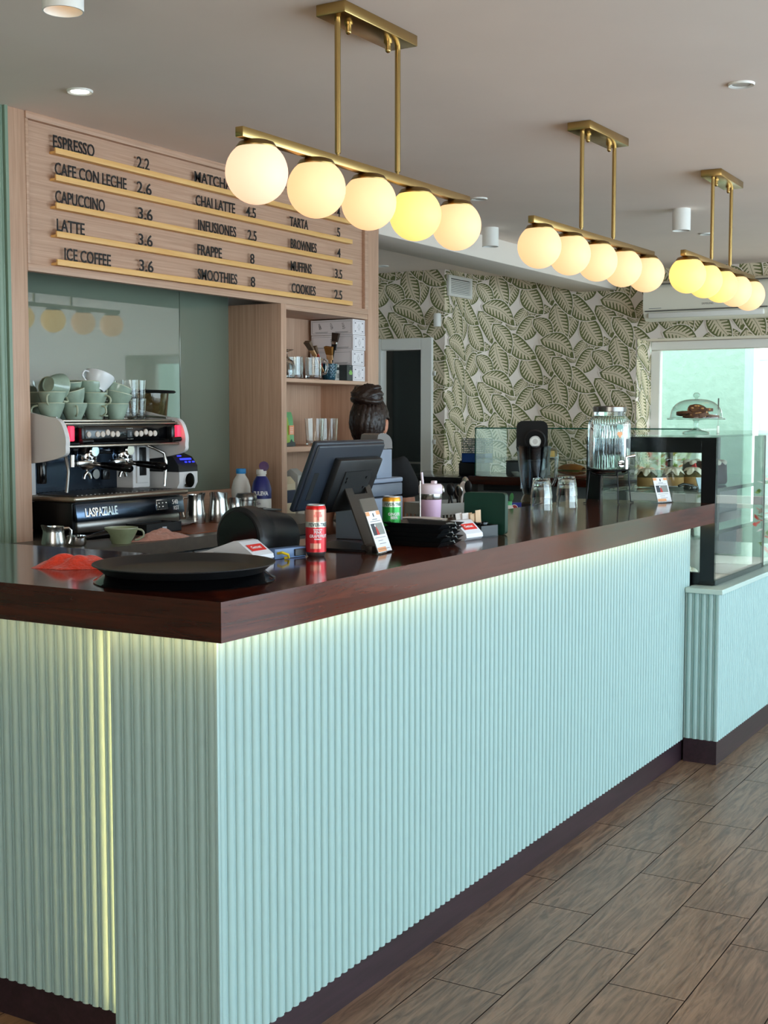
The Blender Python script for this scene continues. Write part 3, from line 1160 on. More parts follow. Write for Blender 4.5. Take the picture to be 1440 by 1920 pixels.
g = G().box(0.0, 0.016, 0.0, 2.293, 0.03, 0.55)
part('panel', g, 'oak_h', t)
g = G()
g.box(0, -0.006, 0.525, 2.293, 0.02, 0.55, bev=0.0015)
g.box(0, -0.002, 0.0, 2.293, 0.02, 0.026, bev=0.0015)
g.box(2.262, -0.002, 0.026, 2.293, 0.02, 0.525, bev=0.0015)
g.box(0, -0.002, 0.026, 0.014, 0.02, 0.525, bev=0.0015)
part('frame', g, 'oak_h', t)
RF = 1.0047
RAILZ = [1.4417 + (z - 1.4417) * RF for z in (2.391, 2.297, 2.199, 2.099, 2.0)]


def rx_(x):
    return (x + 1.986) * RF - 1.986


for z in RAILZ:
    g = G()
    x0, x1 = rx_(1.432) - ox, rx_(3.417) - ox
    g.box(x0, -0.015, z - 0.021 - oz, x1, -0.008, z - oz, bev=0.001)
    g.box(x0, -0.012, z - 0.021 - oz, x1, 0.018, z - 0.012 - oz, bev=0.001)
    part('rail', g, 'pine_rail', t)


def menu_text(s, x0, x1, z):
    x0, x1 = rx_(x0), rx_(x1)
    g0 = G().text(s, 0.062, I4)
    xs = [v[0] for v in g0.v]
    sx = (x1 - x0) / (max(xs) - min(xs))
    g = G().text(s, 0.062, FY((x0 - ox - min(xs) * sx, -0.001, z + 0.003 - oz)), sx=sx, ext=0.0012, bold=0.0006)
    part('lettering', g, 'black_letter', t, 'black letters reading ' + s)


for row in ([('ESPRESSO', 1.435, 1.643), ('2.2', 1.877, 1.948), ('MATCHA', 2.226, 2.47), ('4', 3.30, 3.325)],
            [('CAFE CON LECHE', 1.441, 1.815), ('2.6', 1.875, 1.958), ('CHAI LATTE', 2.231, 2.494), ('4.5', 2.573, 2.643), ('TARTA', 2.903, 3.05), ('5', 3.30, 3.325)],
            [('CAPUCCINO', 1.441, 1.694), ('3.6', 1.88, 1.962), ('INFUSIONES', 2.246, 2.50), ('2.5', 2.585, 2.647), ('BROWNIES', 2.91, 3.12), ('4', 3.30, 3.328)],
            [('LATTE', 1.446, 1.585), ('3.6', 1.88, 1.96), ('FRAPPE', 2.24, 2.40), ('8', 2.602, 2.630), ('MUFFINS', 2.91, 3.078), ('3.5', 3.28, 3.342)],
            [('ICE COFFEE', 1.482, 1.722), ('3.6', 1.883, 1.963), ('SMOOTHIES', 2.24, 2.505), ('8', 2.605, 2.634), ('COOKIES', 2.915, 3.11), ('2.5', 3.275, 3.342)]):
    z = RAILZ.pop(0)
    for s, a, c in row:
        menu_text(s, a, c, z)

# ------------------------------------------------------------------ back worktop and inner work counter
t = thing('back_worktop', 'grey stone worktop with cupboards under the espresso machine', 'worktop', (0.63, 1.45, 0))
g = G().prism([(0, 0), (2.220, 0), (2.220, 0.685), (0.69, 0.685), (0.69, 0.402), (0, 0.402)], 0.955, 1.0, bev=0.003)
part('slab', g, 'stone_worktop', t)
for k in range(4):
    g = G().box(0.02 + k * 0.55, 0.03, 0.08, 0.56 + k * 0.55, 0.05, 0.945, bev=0.003)
    part('door', g, 'cabinet_grey', t)
g = G().prism([(0, 0.05), (2.220, 0.05), (2.220, 0.685), (0.69, 0.685), (0.69, 0.402), (0, 0.402)], 0.0, 0.955)
part('carcass', g, 'cabinet_grey', t)
t = thing('work_counter', 'low grey work counter hidden behind the bar top', 'work counter', (1.0, 0.61, 0))
g = G().box(0, 0, 0.86, 4.2, 0.42, 0.89, bev=0.003)
part('slab', g, 'brushed_steel', t)
g = G().box(0.02, 0.02, 0.0, 4.18, 0.40, 0.86)
part('carcass', g, 'cabinet_grey', t)


# ------------------------------------------------------------------ espresso machine
def smooth_loop(P, n=4):
    out = []
    m = len(P)
    for i in range(m):
        p0, p1, p2, p3 = [Vector(P[(i + j) % m]) for j in (-1, 0, 1, 2)]
        for k in range(n):
            t = k / n
            q = 0.5 * ((2 * p1) + (p2 - p0) * t + (2 * p0 - 5 * p1 + 4 * p2 - p3) * t * t + (3 * p1 - p0 - 3 * p2 + p3) * t ** 3)
            out.append((q.x, q.y))
    return out


t = thing('espresso_machine', 'white and black two-group espresso machine with cups piled on top', 'espresso machine', (1.70, 1.72, 1.0))
g = G()
g.box(-0.300, 0.03, 0.03, 0.300, 0.42, 0.134, bev=0.006)
part('base', g, 'machine_black', t)
for sx in (-1, 1):
    for yy in (0.07, 0.38):
        g = G().lathe([(0, 0), (0.02, 0), (0.024, 0.006), (0.018, 0.032), (0, 0.032)], 16, M=T(sx * 0.26, yy, 0))
        part('foot', g, 'black_plastic', t)
g = G().box(-0.316, 0.0, 0.134, 0.316, 0.42, 0.156, bev=0.009, seg=3)
part('drip_tray', g, 'brushed_steel', t)
g = G()
for k in range(24):
    g.box(-0.27 + k * 0.0225, 0.035, 0.156, -0.262 + k * 0.0225, 0.27, 0.158)
part('tray_grate', g, 'steel_dark', t)
fM = T(0, 0.012, 0.064, rx=math.radians(-9))
g = G().box(-0.296, -0.004, 0.0, 0.300, 0.010, 0.066, bev=0.003, M=fM)
fas = part('fascia', g, 'splash_mirror', t, 'polished front fascia')
g = G().text('LASPAZIALE', 0.044, fM @ FY((-0.255, -0.006, 0.016)), sx=0.72, ext=0.0015, bold=0.0008)
part('lettering', g, 'chrome', fas)
g = G().text('S40', 0.026, fM @ FY((0.228, -0.006, 0.034)), sx=0.9, ext=0.001).text('RST', 0.022, fM @ FY((0.232, -0.006, 0.012)), sx=0.9, ext=0.001)
part('lettering', g, 'machine_white', fas)
g = G().box(0.135, -0.0065, 0.016, 0.200, -0.004, 0.056, mi=0, bev=0.001, seg=1, M=fM).box(0.138, -0.008, 0.019, 0.197, -0.0062, 0.053, mi=1, M=fM)
for k in range(5):
    g.ball((0.146 + (k % 3) * 0.021, -0.008, 0.042 if k < 3 else 0.028), 0.004, 10, 6, mi=0, M=fM)
part('badge', g, ['chrome', 'machine_black'], fas)
g = G().box(-0.285, 0.02, 0.02, 0.285, 0.06, 0.066, bev=0.012)
part('underside', g, 'steel_dark', t)
g = G().box(-0.288, 0.285, 0.156, 0.215, 0.295, 0.345)
sp = part('splash_panel', g, 'splash_mirror', t, 'mirror polished splash panel')
g = G().lathe([(0, 0), (0.017, 0), (0.019, 0.003), (0.019, 0.006), (0, 0.006)], 24, M=FY((0.093, 0.285, 0.215)))
part('round_plate', g, 'steel', sp)
g = G().box(0.128, 0.276, 0.192, 0.168, 0.286, 0.232, bev=0.004)
g.lathe([(0.010, 0), (0.016, 0.003), (0.010, 0.004)], 20, M=FY((0.148, 0.276, 0.212)))
part('pressure_gauge', g, 'machine_black', sp)
g = G()
g.box(0.215, 0.20, 0.156, 0.318, 0.42, 0.35, bev=0.006)
po = part('right_pillar', g, 'machine_white', t, 'white pillar')
g = G().box(0.232, 0.192, 0.175, 0.302, 0.202, 0.325, bev=0.003)
part('pillar_trim', g, 'machine_white', po)
g = G().box(0.245, 0.188, 0.205, 0.283, 0.194, 0.318, bev=0.002)
part('switch_panel', g, 'machine_black', po)
g = G()
g.box(-0.332, 0.215, 0.13, -0.288, 0.42, 0.35, bev=0.006)
part('left_pillar', g, 'machine_white', t, 'white pillar')
# head
g = G().box(-0.312, 0.07, 0.335, 0.325, 0.42, 0.422, bev=0.004)
hd = part('head', g, 'machine_black', t)
g = G().box(-0.306, 0.045, 0.345, 0.322, 0.085, 0.408, bev=0.006, M=I4)
cp = part('control_panel', g, 'black_gloss', hd)
g = G().box(-0.31, 0.05, 0.328, 0.325, 0.09, 0.338, bev=0.003)
part('lower_trim', g, 'brushed_steel', hd)
g = G().box(-0.31, 0.055, 0.410, 0.318, 0.09, 0.418, bev=0.003)
part('upper_trim', g, 'brushed_steel', hd)
for k, xx in enumerate([-0.195] + [-0.148 + j * 0.0265 for j in range(5)] + [0.062 + j * 0.0265 for j in range(5)]):
    dz = 0.006 if k in (3, 8) else 0
    g = G().lathe([(0, 0), (0.0115, 0), (0.0115, 0.004), (0.010, 0.006), (0, 0.006)], 18, M=FY((xx, 0.047, 0.375 + dz)))
    part('button', g, 'button_ivory', hd)
g = G().box(0.012, 0.0435, 0.362, 0.038, 0.047, 0.388, mi=0).box(0.024, 0.0430, 0.368, 0.034, 0.0436, 0.382, mi=1)
for k in range(4):
    g.box(0.008 + k * 0.009, 0.0435, 0.3945, 0.012 + k * 0.009, 0.0448, 0.3975, mi=2)
    g.box(0.012 + k * 0.009, 0.0435, 0.3545, 0.016 + k * 0.009, 0.0448, 0.3565, mi=2)
part('display', g, ['gasket', 'print_grey', 'steel'], hd)
for sx, x0 in ((-1, -0.300), (1, 0.305)):
    xl = x0 + (0.012 if sx < 0 else -0.006)
    g = G().box(xl - 0.011, 0.032, 0.352, xl + 0.011, 0.050, 0.406, bev=0.004)
    part('side_lamp', g, 'led_red', hd, 'glowing red side lamp')
    xx = x0 - sx * 0.056
    g = G().box(xx - 0.012, 0.018, 0.35, xx + 0.012, 0.048, 0.404, bev=0.008).cyl((xx - 0.02, 0.016, 0.35), (xx + 0.035, 0.016, 0.352), 0.010, 14)
    part('steam_lever', g, 'machine_black', hd, 'black lever')
    yz = [(0.035, 0.30), (0.02, 0.335), (0.022, 0.375), (0.05, 0.425), (0.12, 0.44), (0.405, 0.47), (0.415, 0.30), (0.30, 0.27), (0.16, 0.275)]
    xa = x0 - 0.036 if sx < 0 else x0 + 0.016
    yz = smooth_loop(yz, 5)
    g = G().prism(yz, 0, 0.020, M=frame((xa, 0, 0), (0, 1, 0), (0, 0, 1), (1, 0, 0)), bev=0.007, seg=3)
    part('side_cheek', g, 'machine_white', t, 'white side cover')
# top tray and rail
g = G().box(-0.300, 0.08, 0.420, 0.312, 0.42, 0.428, bev=0.002)
part('cup_tray', g, 'brushed_steel', t)
g = G().tube([(-0.296, 0.415, 0.455), (-0.296, 0.10, 0.435), ], 0.004, 8).tube([(0.305, 0.415, 0.455), (0.305, 0.10, 0.435)], 0.004, 8).tube([(-0.296, 0.415, 0.455), (0.305, 0.415, 0.455)], 0.004, 8)
part('cup_rail', g, 'steel', t)
# groups and portafilters
for gx in (-0.095, 0.10):
    g = G().lathe([(0, 0), (0.036, 0), (0.038, 0.012), (0.036, 0.03), (0.028, 0.045), (0.026, 0.06), (0, 0.06)], 28, M=T(gx, 0.15, 0.280))
    g.box(gx - 0.03, 0.16, 0.295, gx + 0.03, 0.28, 0.335, bev=0.008)
    g.lathe([(0, 0), (0.022, 0), (0.024, 0.006), (0.02, 0.012), (0, 0.012)], 20, M=frame((gx, 0.118, 0.312), (1, 0, 0), (0, 0, 1), (0, -1, 0)))
    gr = part('group_head', g, 'chrome', t, 'chrome group head')
    g = G().lathe([(0, -0.02), (0.018, -0.02), (0.033, -0.006), (0.036, 0.004), (0.036, 0.016), (0, 0.016)], 28, M=T(gx, 0.15, 0.262))
    g.tube([(gx, 0.15, 0.245), (gx, 0.15, 0.232), (gx - 0.014, 0.15, 0.222), (gx - 0.018, 0.15, 0.208)], 0.006, 10)
    g.tube([(gx, 0.15, 0.245), (gx, 0.15, 0.232), (gx + 0.014, 0.15, 0.222), (gx + 0.018, 0.15, 0.208)], 0.006, 10)
    g.cyl((gx, 0.118, 0.264), (gx + 0.008, 0.08, 0.260), 0.009, 14)
    part('portafilter', g, 'chrome', gr)
    g = G().tube([(gx + 0.008, 0.082, 0.260), (gx + 0.014, 0.05, 0.257), (gx + 0.022, -0.005, 0.252), (gx + 0.026, -0.04, 0.249), (gx + 0.027, -0.047, 0.2485)], [0.011, 0.013, 0.0145, 0.0155, 0.010], 16)
    part('portafilter_handle', g, 'black_gloss', gr, 'black handle')
g = G().box(-0.19, 0.10, 0.258, -0.115, 0.135, 0.278, bev=0.004).cyl((-0.205, 0.118, 0.256), (-0.205, 0.118, 0.30), 0.010, 16)
part('brew_bar', g, 'steel', t)
g = G().box(0.006, 0.10, 0.258, 0.065, 0.135, 0.278, bev=0.004)
part('brew_bar', g, 'steel', t)
# steam wands and the black hot-water sleeve
g = G().tube([(-0.262, 0.16, 0.33), (-0.258, 0.13, 0.31), (-0.245, 0.11, 0.295), (-0.238, 0.105, 0.24), (-0.252, 0.10, 0.18), (-0.254, 0.10, 0.165)], 0.0065, 10)
part('steam_wand', g, 'steel_dark', t)
g = G().tube([(0.232, 0.15, 0.33), (0.25, 0.12, 0.315), (0.285, 0.10, 0.295), (0.292, 0.095, 0.262), (0.275, 0.09, 0.175), (0.274, 0.09, 0.165)], 0.0065, 10)
part('steam_wand', g, 'steel', t)
g = G().lathe([(0, 0), (0.017, 0), (0.019, 0.006), (0.019, 0.105), (0.014, 0.112), (0, 0.112)], 20, M=T(-0.262, 0.215, 0.195))
part('grip_sleeve', g, 'black_gloss', t)

# ------------------------------------------------------------------ cups on the machine
def make_cup(name, label, mats, r=0.050, h=0.062, cat='cup', group='cups piled on the espresso machine'):
    t = thing(name, label, cat, (0, 0, 0), 0, group)
    pr = [(0, 0.004), (r * 0.50, 0.004), (r * 0.52, 0.0), (r * 0.58, 0.0), (r * 0.60, 0.006), (r * 0.80, h * 0.42), (r * 0.95, h * 0.75), (r, h - 0.003)]
    rim = [(r, h - 0.003), (r - 0.0005, h), (r - 0.0035, h), (r - 0.004, h - 0.003)]
    inn = [(r - 0.004, h - 0.003), (r * 0.88, h * 0.70), (r * 0.72, h * 0.40), (r * 0.50, 0.010), (0, 0.008)]
    g = G().lathe(pr, 36, 0).lathe(rim, 36, 1).lathe(inn, 36, 0)
    part('bowl', g, mats, t)
    P = []
    for k in range(11):
        a = math.radians(-105 + 200 * k / 10)
        P.append((r * 0.90 + 0.021 * math.cos(a) + (0.006 if 3 < k < 9 else 0), 0, h * 0.52 + 0.019 * math.sin(a)))
    g = G().tube(P, 0.0037, 8)
    part('handle', g, mats[1] if len(mats) > 1 else mats, t, 'pale glazed handle')
    return t


gm = ['cup_green', 'cup_rim']
zt = 1.4285
cup0 = make_cup('coffee_cup', 'green cup at the left end of the bottom row on the machine', gm)
cup0.location = (1.462, 1.905, zt)
cup0.rotation_euler = (0, 0, 2.6)
R_ = math.radians


def cup(loc, rz, label, rx=0, ry=0):
    M = Matrix.Rotation(rx, 4, 'X') @ Matrix.Rotation(ry, 4, 'Y') @ Matrix.Rotation(rz, 4, 'Z')
    return dup(cup0, loc, label, rot=M.to_euler())


cup((1.572, 1.90, zt), R_(-125), 'green cup second from the left in the bottom row on the machine')
cup((1.682, 1.90, zt), R_(-100), 'green cup third from the left in the bottom row on the machine')
cup((1.800, 1.90, zt), R_(170), 'green cup at the right end of the bottom row, next to the tall glasses')
z2 = zt + 0.040
cup((1.468, 1.905, z2), R_(-150), 'upright green cup stacked on the leftmost bottom cup, its handle to the left')
cup((1.582, 1.90, z2 + 0.008), R_(60), 'tipped green cup stacked on the second bottom cup', rx=R_(-6), ry=R_(-14))
cup((1.682, 1.90, z2), R_(-80), 'green cup stacked on the third bottom cup with its handle in front')
cup((1.803, 1.90, z2 + 0.004), R_(100), 'green cup stacked on the right end bottom cup, tipped to the right', rx=R_(8), ry=R_(10))
cup((1.800, 1.905, z2 + 0.030), R_(90), 'green cup nested in the tipped cup at the right end', rx=R_(6), ry=R_(20))
z3 = z2 + 0.038
cup((1.455, 1.91, z3 + 0.050), R_(40), 'green cup lying on its side at the top left of the pile', rx=R_(10), ry=R_(98))
cup((1.535, 1.93, z3 + 0.036), R_(200), 'green cup lying on its side second at the top of the pile', rx=R_(-30), ry=R_(-96))
cup((1.605, 1.955, z3 + 0.004), R_(10), 'grey green cup upright high in the middle of the pile', rx=R_(4), ry=R_(-5))
cup((1.695, 1.935, z3 + 0.002), R_(-20), 'green cup high in the pile under the white cup', rx=R_(-4), ry=R_(6))
cupw = make_cup('coffee_cup', 'white cup tipped over on top of the cup pile', ['cup_white'], r=0.058, h=0.064)
cupw.location = (1.715, 1.925, z3 + 0.034)
cupw.rotation_euler = (Matrix.Rotation(R_(24), 4, 'Y') @ Matrix.Rotation(R_(175), 4, 'Z')).to_euler()
# second rank of cups behind
cup((1.50, 2.03, zt), R_(60), 'green cup in the rear rank of the pile, far left')
cup((1.63, 2.03, zt), R_(60), 'green cup in the rear rank of the pile, middle')
cup((1.50, 2.03, z2), R_(200), 'green cup on top of the far left rear cup')
cup((1.63, 2.03, z2), R_(20), 'green cup on top of the middle rear cup')


def tumbler(name, label, r0, r1, h, mat, cat='glass', group=None, wall=0.0022, seg=32, facets=0, base=0.008):
    """Straight drinking glass, open end up."""
    t = thing(name, label, cat, (0, 0, 0), 0, group)
    prof = [(0, 0), (r0 * 0.92, 0), (r0, 0.003)] + [(r0 + (r1 - r0) * k / 6, 0.003 + (h - 0.003) * k / 6) for k in range(1, 7)]
    inn = [(r1 - wall, h)] + [(r0 + (r1 - r0) * k / 6 - wall, 0.003 + (h - 0.003) * k / 6) for k in range(5, 0, -1)] + [(r0 - wall - 0.001, base + 0.002), (0, base)]
    g = G().lathe(prof + inn, seg)
    if facets:
        for i, v in enumerate(g.v):
            rr = math.hypot(v[0], v[1])
            if rr > r0 * 0.98 and 0.012 < v[2] < h * 0.72:
                a = math.atan2(v[1], v[0])
                f = 1 + 0.030 * abs(math.cos(facets * a / 2)) - 0.02
                g.v[i] = (v[0] * f, v[1] * f, v[2])
    part('body', g, mat, t)
    return t


tall = tumbler('drinking_glass', 'tall clear glass on the machine, lower left of the two stacked pairs', 0.026, 0.031, 0.082, 'clear_glass', group='glasses on the espresso machine')
tall.location = (1.885, 1.90, zt + 0.0)
dup(tall, (1.885, 1.90, zt + 0.072), 'tall clear glass on the machine, upper left of the two stacked pairs')
dup(tall, (1.948, 1.915, zt), 'tall clear glass on the machine, lower right of the two stacked pairs')
dup(tall, (1.948, 1.915, zt + 0.072), 'tall clear glass on the machine, upper right of the two stacked pairs')
for k, xx in enumerate((1.78, 1.845, 1.91)):
    w = ('left', 'middle', 'right')[k]
    dup(tall, (xx, 2.035, zt), 'clear glass in the rear row behind the cups, lower ' + w)
    dup(tall, (xx, 2.035, zt + 0.072), 'clear glass in the rear row behind the cups, upper ' + w)

# ------------------------------------------------------------------ coffee grinder
t = thing('coffee_grinder', 'white and black coffee grinder with bean hopper right of the espresso machine', 'coffee grinder', (2.155, 1.985, 1.0))
g = G().lathe([(0, 0), (0.075, 0), (0.078, 0.01), (0.072, 0.03), (0.070, 0.27), (0.064, 0.30), (0, 0.30)], 32, M=T(0, 0.05, 0))
part('body', g, 'machine_white', t)
pf = [(0.0, 0.145), (-0.155, 0.145), (-0.17, 0.17), (-0.17, 0.215), (0.0, 0.215)]
g = G().prism([(-p[0], p[1]) for p in pf], -0.058, 0.058, M=frame((0, 0.02, 0), (0, -1, 0), (0, 0, 1), (-1, 0, 0)), bev=0.018, seg=3)
part('front_shell', g, 'machine_white', t)
pf = [(0.0, 0.215), (0.17, 0.215), (0.168, 0.240), (0.14, 0.275), (0.08, 0.295), (0.0, 0.30)]
g = G().prism(pf, -0.060, 0.060, M=frame((0, 0.02, 0), (0, -1, 0), (0, 0, 1), (-1, 0, 0)), bev=0.010, seg=3)
hd = part('control_head', g, 'black_plastic', t, 'black control head')
Mt = frame((0, -0.140, 0.258), (1, 0, 0), (0, -0.72, 0.69), (0, -0.69, -0.72)) @ T(0, 0, 0)
Mt = frame((0.0, -0.139, 0.264), (1, 0, 0), (0, 0.62, 0.78), (0, -0.78, 0.62))
g = G().box(-0.040, -0.002, 0.0, 0.030, 0.006, 0.003, M=Mt)
for k in range(3):
    g.box(-0.02 + k * 0.024, -0.016, 0.0, -0.008 + k * 0.024, -0.010, 0.003, M=Mt)
g.box(-0.045, 0.016, 0.0, -0.02, 0.021, 0.003, M=Mt)
part('display', g, 'led_blue', hd, 'blue lit display')
g = G().cyl((0.0, -0.140, 0.18), (0.0, -0.158, 0.18), 0.030, 24)
part('chrome_knob', g, 'chrome', t)
g = G().lathe([(0.03, 0.30), (0.060, 0.38), (0.066, 0.39), (0.060, 0.392), (0.03, 0.31)], 28, M=T(-0.01, 0.05, 0))
part('collar', g, 'black_plastic', t, 'black hopper collar')
g = G().lathe([(0.045, 0.36), (0.085, 0.42), (0.095, 0.535), (0.092, 0.535), (0.082, 0.422), (0.043, 0.362)], 32, M=T(-0.02, 0.055, 0))
hp = part('hopper', g, 'smoke_plastic', t, 'smoky see-through bean hopper')
g = G().lathe([(0, 0.37), (0.045, 0.37), (0.072, 0.408), (0.060, 0.416), (0, 0.424)], 28, M=T(-0.02, 0.055, 0))
part('beans', g, 'coffee_beans', hp)
g = G().lathe([(0, 0.536), (0.112, 0.536), (0.118, 0.541), (0.112, 0.547), (0, 0.552)], 36, M=T(-0.01, 0.055, 0))
part('hopper_lid', g, 'black_plastic', t, 'black hopper lid')

# ------------------------------------------------------------------ things on the back worktop
def pitcher(label, loc, r, h, rz, mat='steel', group='milk pitchers on the back worktop'):
    t = thing('milk_pitcher', label, 'pitcher', loc, rz, group)
    prof = [(0, 0.002), (r * 0.96, 0.0), (r, 0.006), (r * 1.0, h * 0.35), (r * 0.86, h * 0.72), (r * 0.84, h * 0.85), (r * 0.88, h), (r * 0.85, h), (r * 0.81, h * 0.85), (r * 0.83, h * 0.72), (r * 0.96, h * 0.35), (r * 0.94, 0.010), (0, 0.008)]
    g = G().lathe(prof, 32)
    for i, v in enumerate(g.v):
        if v[2] > h * 0.8 and v[0] < -r * 0.6:
            k = (v[2] - h * 0.8) / (h * 0.2)
            g.v[i] = (v[0] * (1 + 0.22 * k), v[1] * (1 - 0.35 * k), v[2] + 0.006 * k)
    part('body', g, mat, t)
    g = G().tube([(r * 0.84, 0, h * 0.9), (r * 1.25, 0, h * 0.9), (r * 1.45, 0, h * 0.80), (r * 1.42, 0, h * 0.4), (r * 1.30, 0, h * 0.24)], 0.0055, 8)
    part('handle', g, mat, t)
    return t


pitcher('steel milk pitcher left of the cup below the espresso machine', (1.118, 1.56, 1.0), 0.040, 0.078, -0.5)
pitcher('tall steel milk pitcher on the leather mat right of the machine, left one of two', (2.155, 1.80, 1.004), 0.040, 0.118, 2.6)
pitcher('tall steel milk pitcher on the leather mat right of the machine, right one of two', (2.245, 1.752, 1.004), 0.043, 0.122, 0.2)
pitcher('small steel pitcher between the tall pitchers and the lidded jar', (2.335, 1.735, 1.0), 0.033, 0.098, 0.4)
t = thing('steel_jar', 'steel jar with lid in front of the white milk bottle', 'jar', (2.42, 1.74, 1.0))
g = G().lathe([(0, 0), (0.040, 0), (0.042, 0.005), (0.042, 0.085), (0, 0.085)], 32)
part('body', g, 'steel', t)
g = G().lathe([(0, 0.085), (0.045, 0.085), (0.046, 0.098), (0.043, 0.108), (0.038, 0.116), (0, 0.118)], 32)
part('lid', g, 'steel_dark', t)
c = make_cup('coffee_cup', 'olive green cup standing alone on the worktop below the machine', ['cup_olive', 'cup_rim'], r=0.058, h=0.056, group='cups on the back worktop')
c.location = (1.405, 1.525, 1.0)
c.rotation_euler = (0, 0, R_(-38))
t = thing('portafilter', 'black handled portafilter lying under the machine left of the olive cup', 'portafilter', (1.265, 1.60, 1.0), R_(-30))
g = G().lathe([(0, 0.002), (0.03, 0.002), (0.034, 0.01), (0.034, 0.034), (0.031, 0.034), (0.03, 0.012), (0, 0.012)], 24)
part('basket', g, 'chrome', t)
g = G().tube([(0.032, 0, 0.024), (0.06, 0, 0.028), (0.10, 0, 0.034), (0.155, 0, 0.034), (0.165, 0, 0.034)], [0.008, 0.011, 0.014, 0.015, 0.009], 14)
part('handle', g, 'black_gloss', t)
t = thing('knock_box', 'black knock box under the machine behind the pink cloth', 'knock box', (1.77, 1.69, 1.0))
g = G()
for c in ((-0.10, -0.05, 0.10, -0.044), (-0.10, 0.044, 0.10, 0.05), (-0.10, -0.044, -0.094, 0.044), (0.094, -0.044, 0.10, 0.044)):
    g.box(c[0], c[1], 0.0, c[2], c[3], 0.04)
g.box(-0.10, -0.05, 0, 0.10, 0.05, 0.006)
part('box', g, 'black_plastic', t)
g = G().cyl((-0.094, 0, 0.032), (0.094, 0, 0.032), 0.008, 14)
part('knock_bar', g, 'black_matte', t)
g = G().box(-0.012, -0.052, 0.004, 0.012, -0.0495, 0.026)
part('label', g, 'terminal_grey', t)
g = G().lathe([(0, 0.004), (0.05, 0.003), (0.055, 0), (0.10, 0.012), (0.104, 0.015), (0.098, 0.015), (0.055, 0.006), (0, 0.007)], 36)
solo('saucer', g, 'plate_white', 'white saucer leaning low beside the steel pitchers', 'plate', (2.03, 1.82, 1.006))


def cloth_mesh(w, d, n, amp, seed, mat, fold=0.35, thick=0.004):
    """A crumpled cloth lying in a heap: rounded top, ragged outline, its underside on the table."""
    R = random.Random(seed)
    ph = [R.uniform(0, 6.28) for _ in range(9)]
    V, F = [], []
    rings, seg = n, 56
    for i in range(rings + 1):
        q = i / rings
        for k in range(seg):
            a = 2 * PI * k / seg
            out = 1 + fold * (0.35 * math.sin(3 * a + ph[0]) + 0.25 * math.sin(5 * a + ph[1]) + 0.16 * math.sin(9 * a + ph[2]))
            x, y = w / 2 * q * out * math.cos(a), d / 2 * q * out * math.sin(a)
            rid = math.sin(34 * x / w * 0.6 + 5 * math.sin(5 * y / d + ph[3]) + ph[4]) * 0.5 + math.sin(13 * y / d + 4 * x / w + ph[5]) * 0.5
            z = amp * (1 - q ** 2.2) * (0.72 + 0.34 * rid) + 0.18 * amp * max(0, math.sin(2 * a + ph[6])) * (1 - q)
            V.append((x, y, max(0.0, z)))
    for i in range(rings):
        for k in range(seg):
            k2 = (k + 1) % seg
            F.append((i * seg + k, (i + 1) * seg + k, (i + 1) * seg + k2, i * seg + k2))
    return G().add(V, F)


g = cloth_mesh(0.26, 0.10, 16, 0.034, 5, 'pink_cloth')
solo('pink_cloth', g, 'pink_cloth', 'crumpled pink cleaning cloth on the worktop beside the olive cup', 'cloth', (1.595, 1.515, 1.0005), -0.05, sharp=0)
g = G().prism(round_rect(0.50, 0.27, 0.03), 0, 0.0035, bev=0.001, seg=1)
solo('leather_mat', g, 'leather_mat', 'brown leather mat under the steel pitchers', 'mat', (2.04, 1.66, 1.0003))


def bottle(name, label, loc, cap, rz, wide=1.0):
    t = thing(name, label, 'bottle', loc, rz)
    r = 0.043 * wide
    g = G().lathe([(0, 0.003), (r * 0.9, 0), (r, 0.008), (r, 0.075), (r * 0.97, 0.085), (r, 0.095), (r * 0.98, 0.125), (r * 0.78, 0.158), (r * 0.46, 0.180), (r * 0.42, 0.19), (0, 0.19)], 36)
    b = part('body', g, 'bottle_white', t)
    g = G().lathe([(0, 0.19), (r * 0.50, 0.187), (r * 0.52, 0.189), (r * 0.52, 0.206), (r * 0.48, 0.209), (0, 0.209)], 28)
    part('cap', g, cap, t)
    return t, b, r


def wrap(r, a0, z0, lift=0.0005):
    return lambda x, y, zz: ((r + lift + zz) * math.cos(a0 + x / r), (r + lift + zz) * math.sin(a0 + x / r), z0 + y)


AC_ = math.atan2(-0.509, -0.861)
t, b, r = bottle('milk_bottle', 'white milk bottle with blue cap by the oak side panel', (2.63, 1.925, 1.0), 'cap_blue', 0)
g = G().lathe([(r + 0.0006, 0.02), (r + 0.0006, 0.072)], 36)
lb = part('label', g, 'label_navy', b, 'navy blue label')
g = G().text('PULEVA', 0.026, I4, sx=0.8, bold=0.0008, align='CENTER', mapf=wrap(r, AC_, 0.046, 0.0014))
part('lettering', g, 'paper_white', t)
t, b, r = bottle('milk_bottle', 'white and blue milk bottle with a purple cap tilted open', (2.605, 1.795, 1.0), 'bottle_white', 0)
g = G().lathe([(r + 0.0006, 0.082), (r * 1.0 + 0.0006, 0.125), (r * 0.80 + 0.0006, 0.158), (r * 0.49, 0.180)], 36)
part('label', g, 'label_navy', b, 'navy blue shoulder label')
g = G().text('PULEVA', 0.024, I4, sx=0.8, bold=0.0012, align='CENTER', mapf=wrap(r, AC_, 0.098, 0.0014))
part('lettering', g, 'paper_white', t)
g = G().text('Sin', 0.020, I4, sx=0.8, align='CENTER', mapf=wrap(r, AC_ - 0.2, 0.056, 0.0008)).text('Lactosa', 0.020, I4, sx=0.8, align='CENTER', mapf=wrap(r, AC_, 0.036, 0.0008))
part('lettering', g, 'label_text_purple', t)
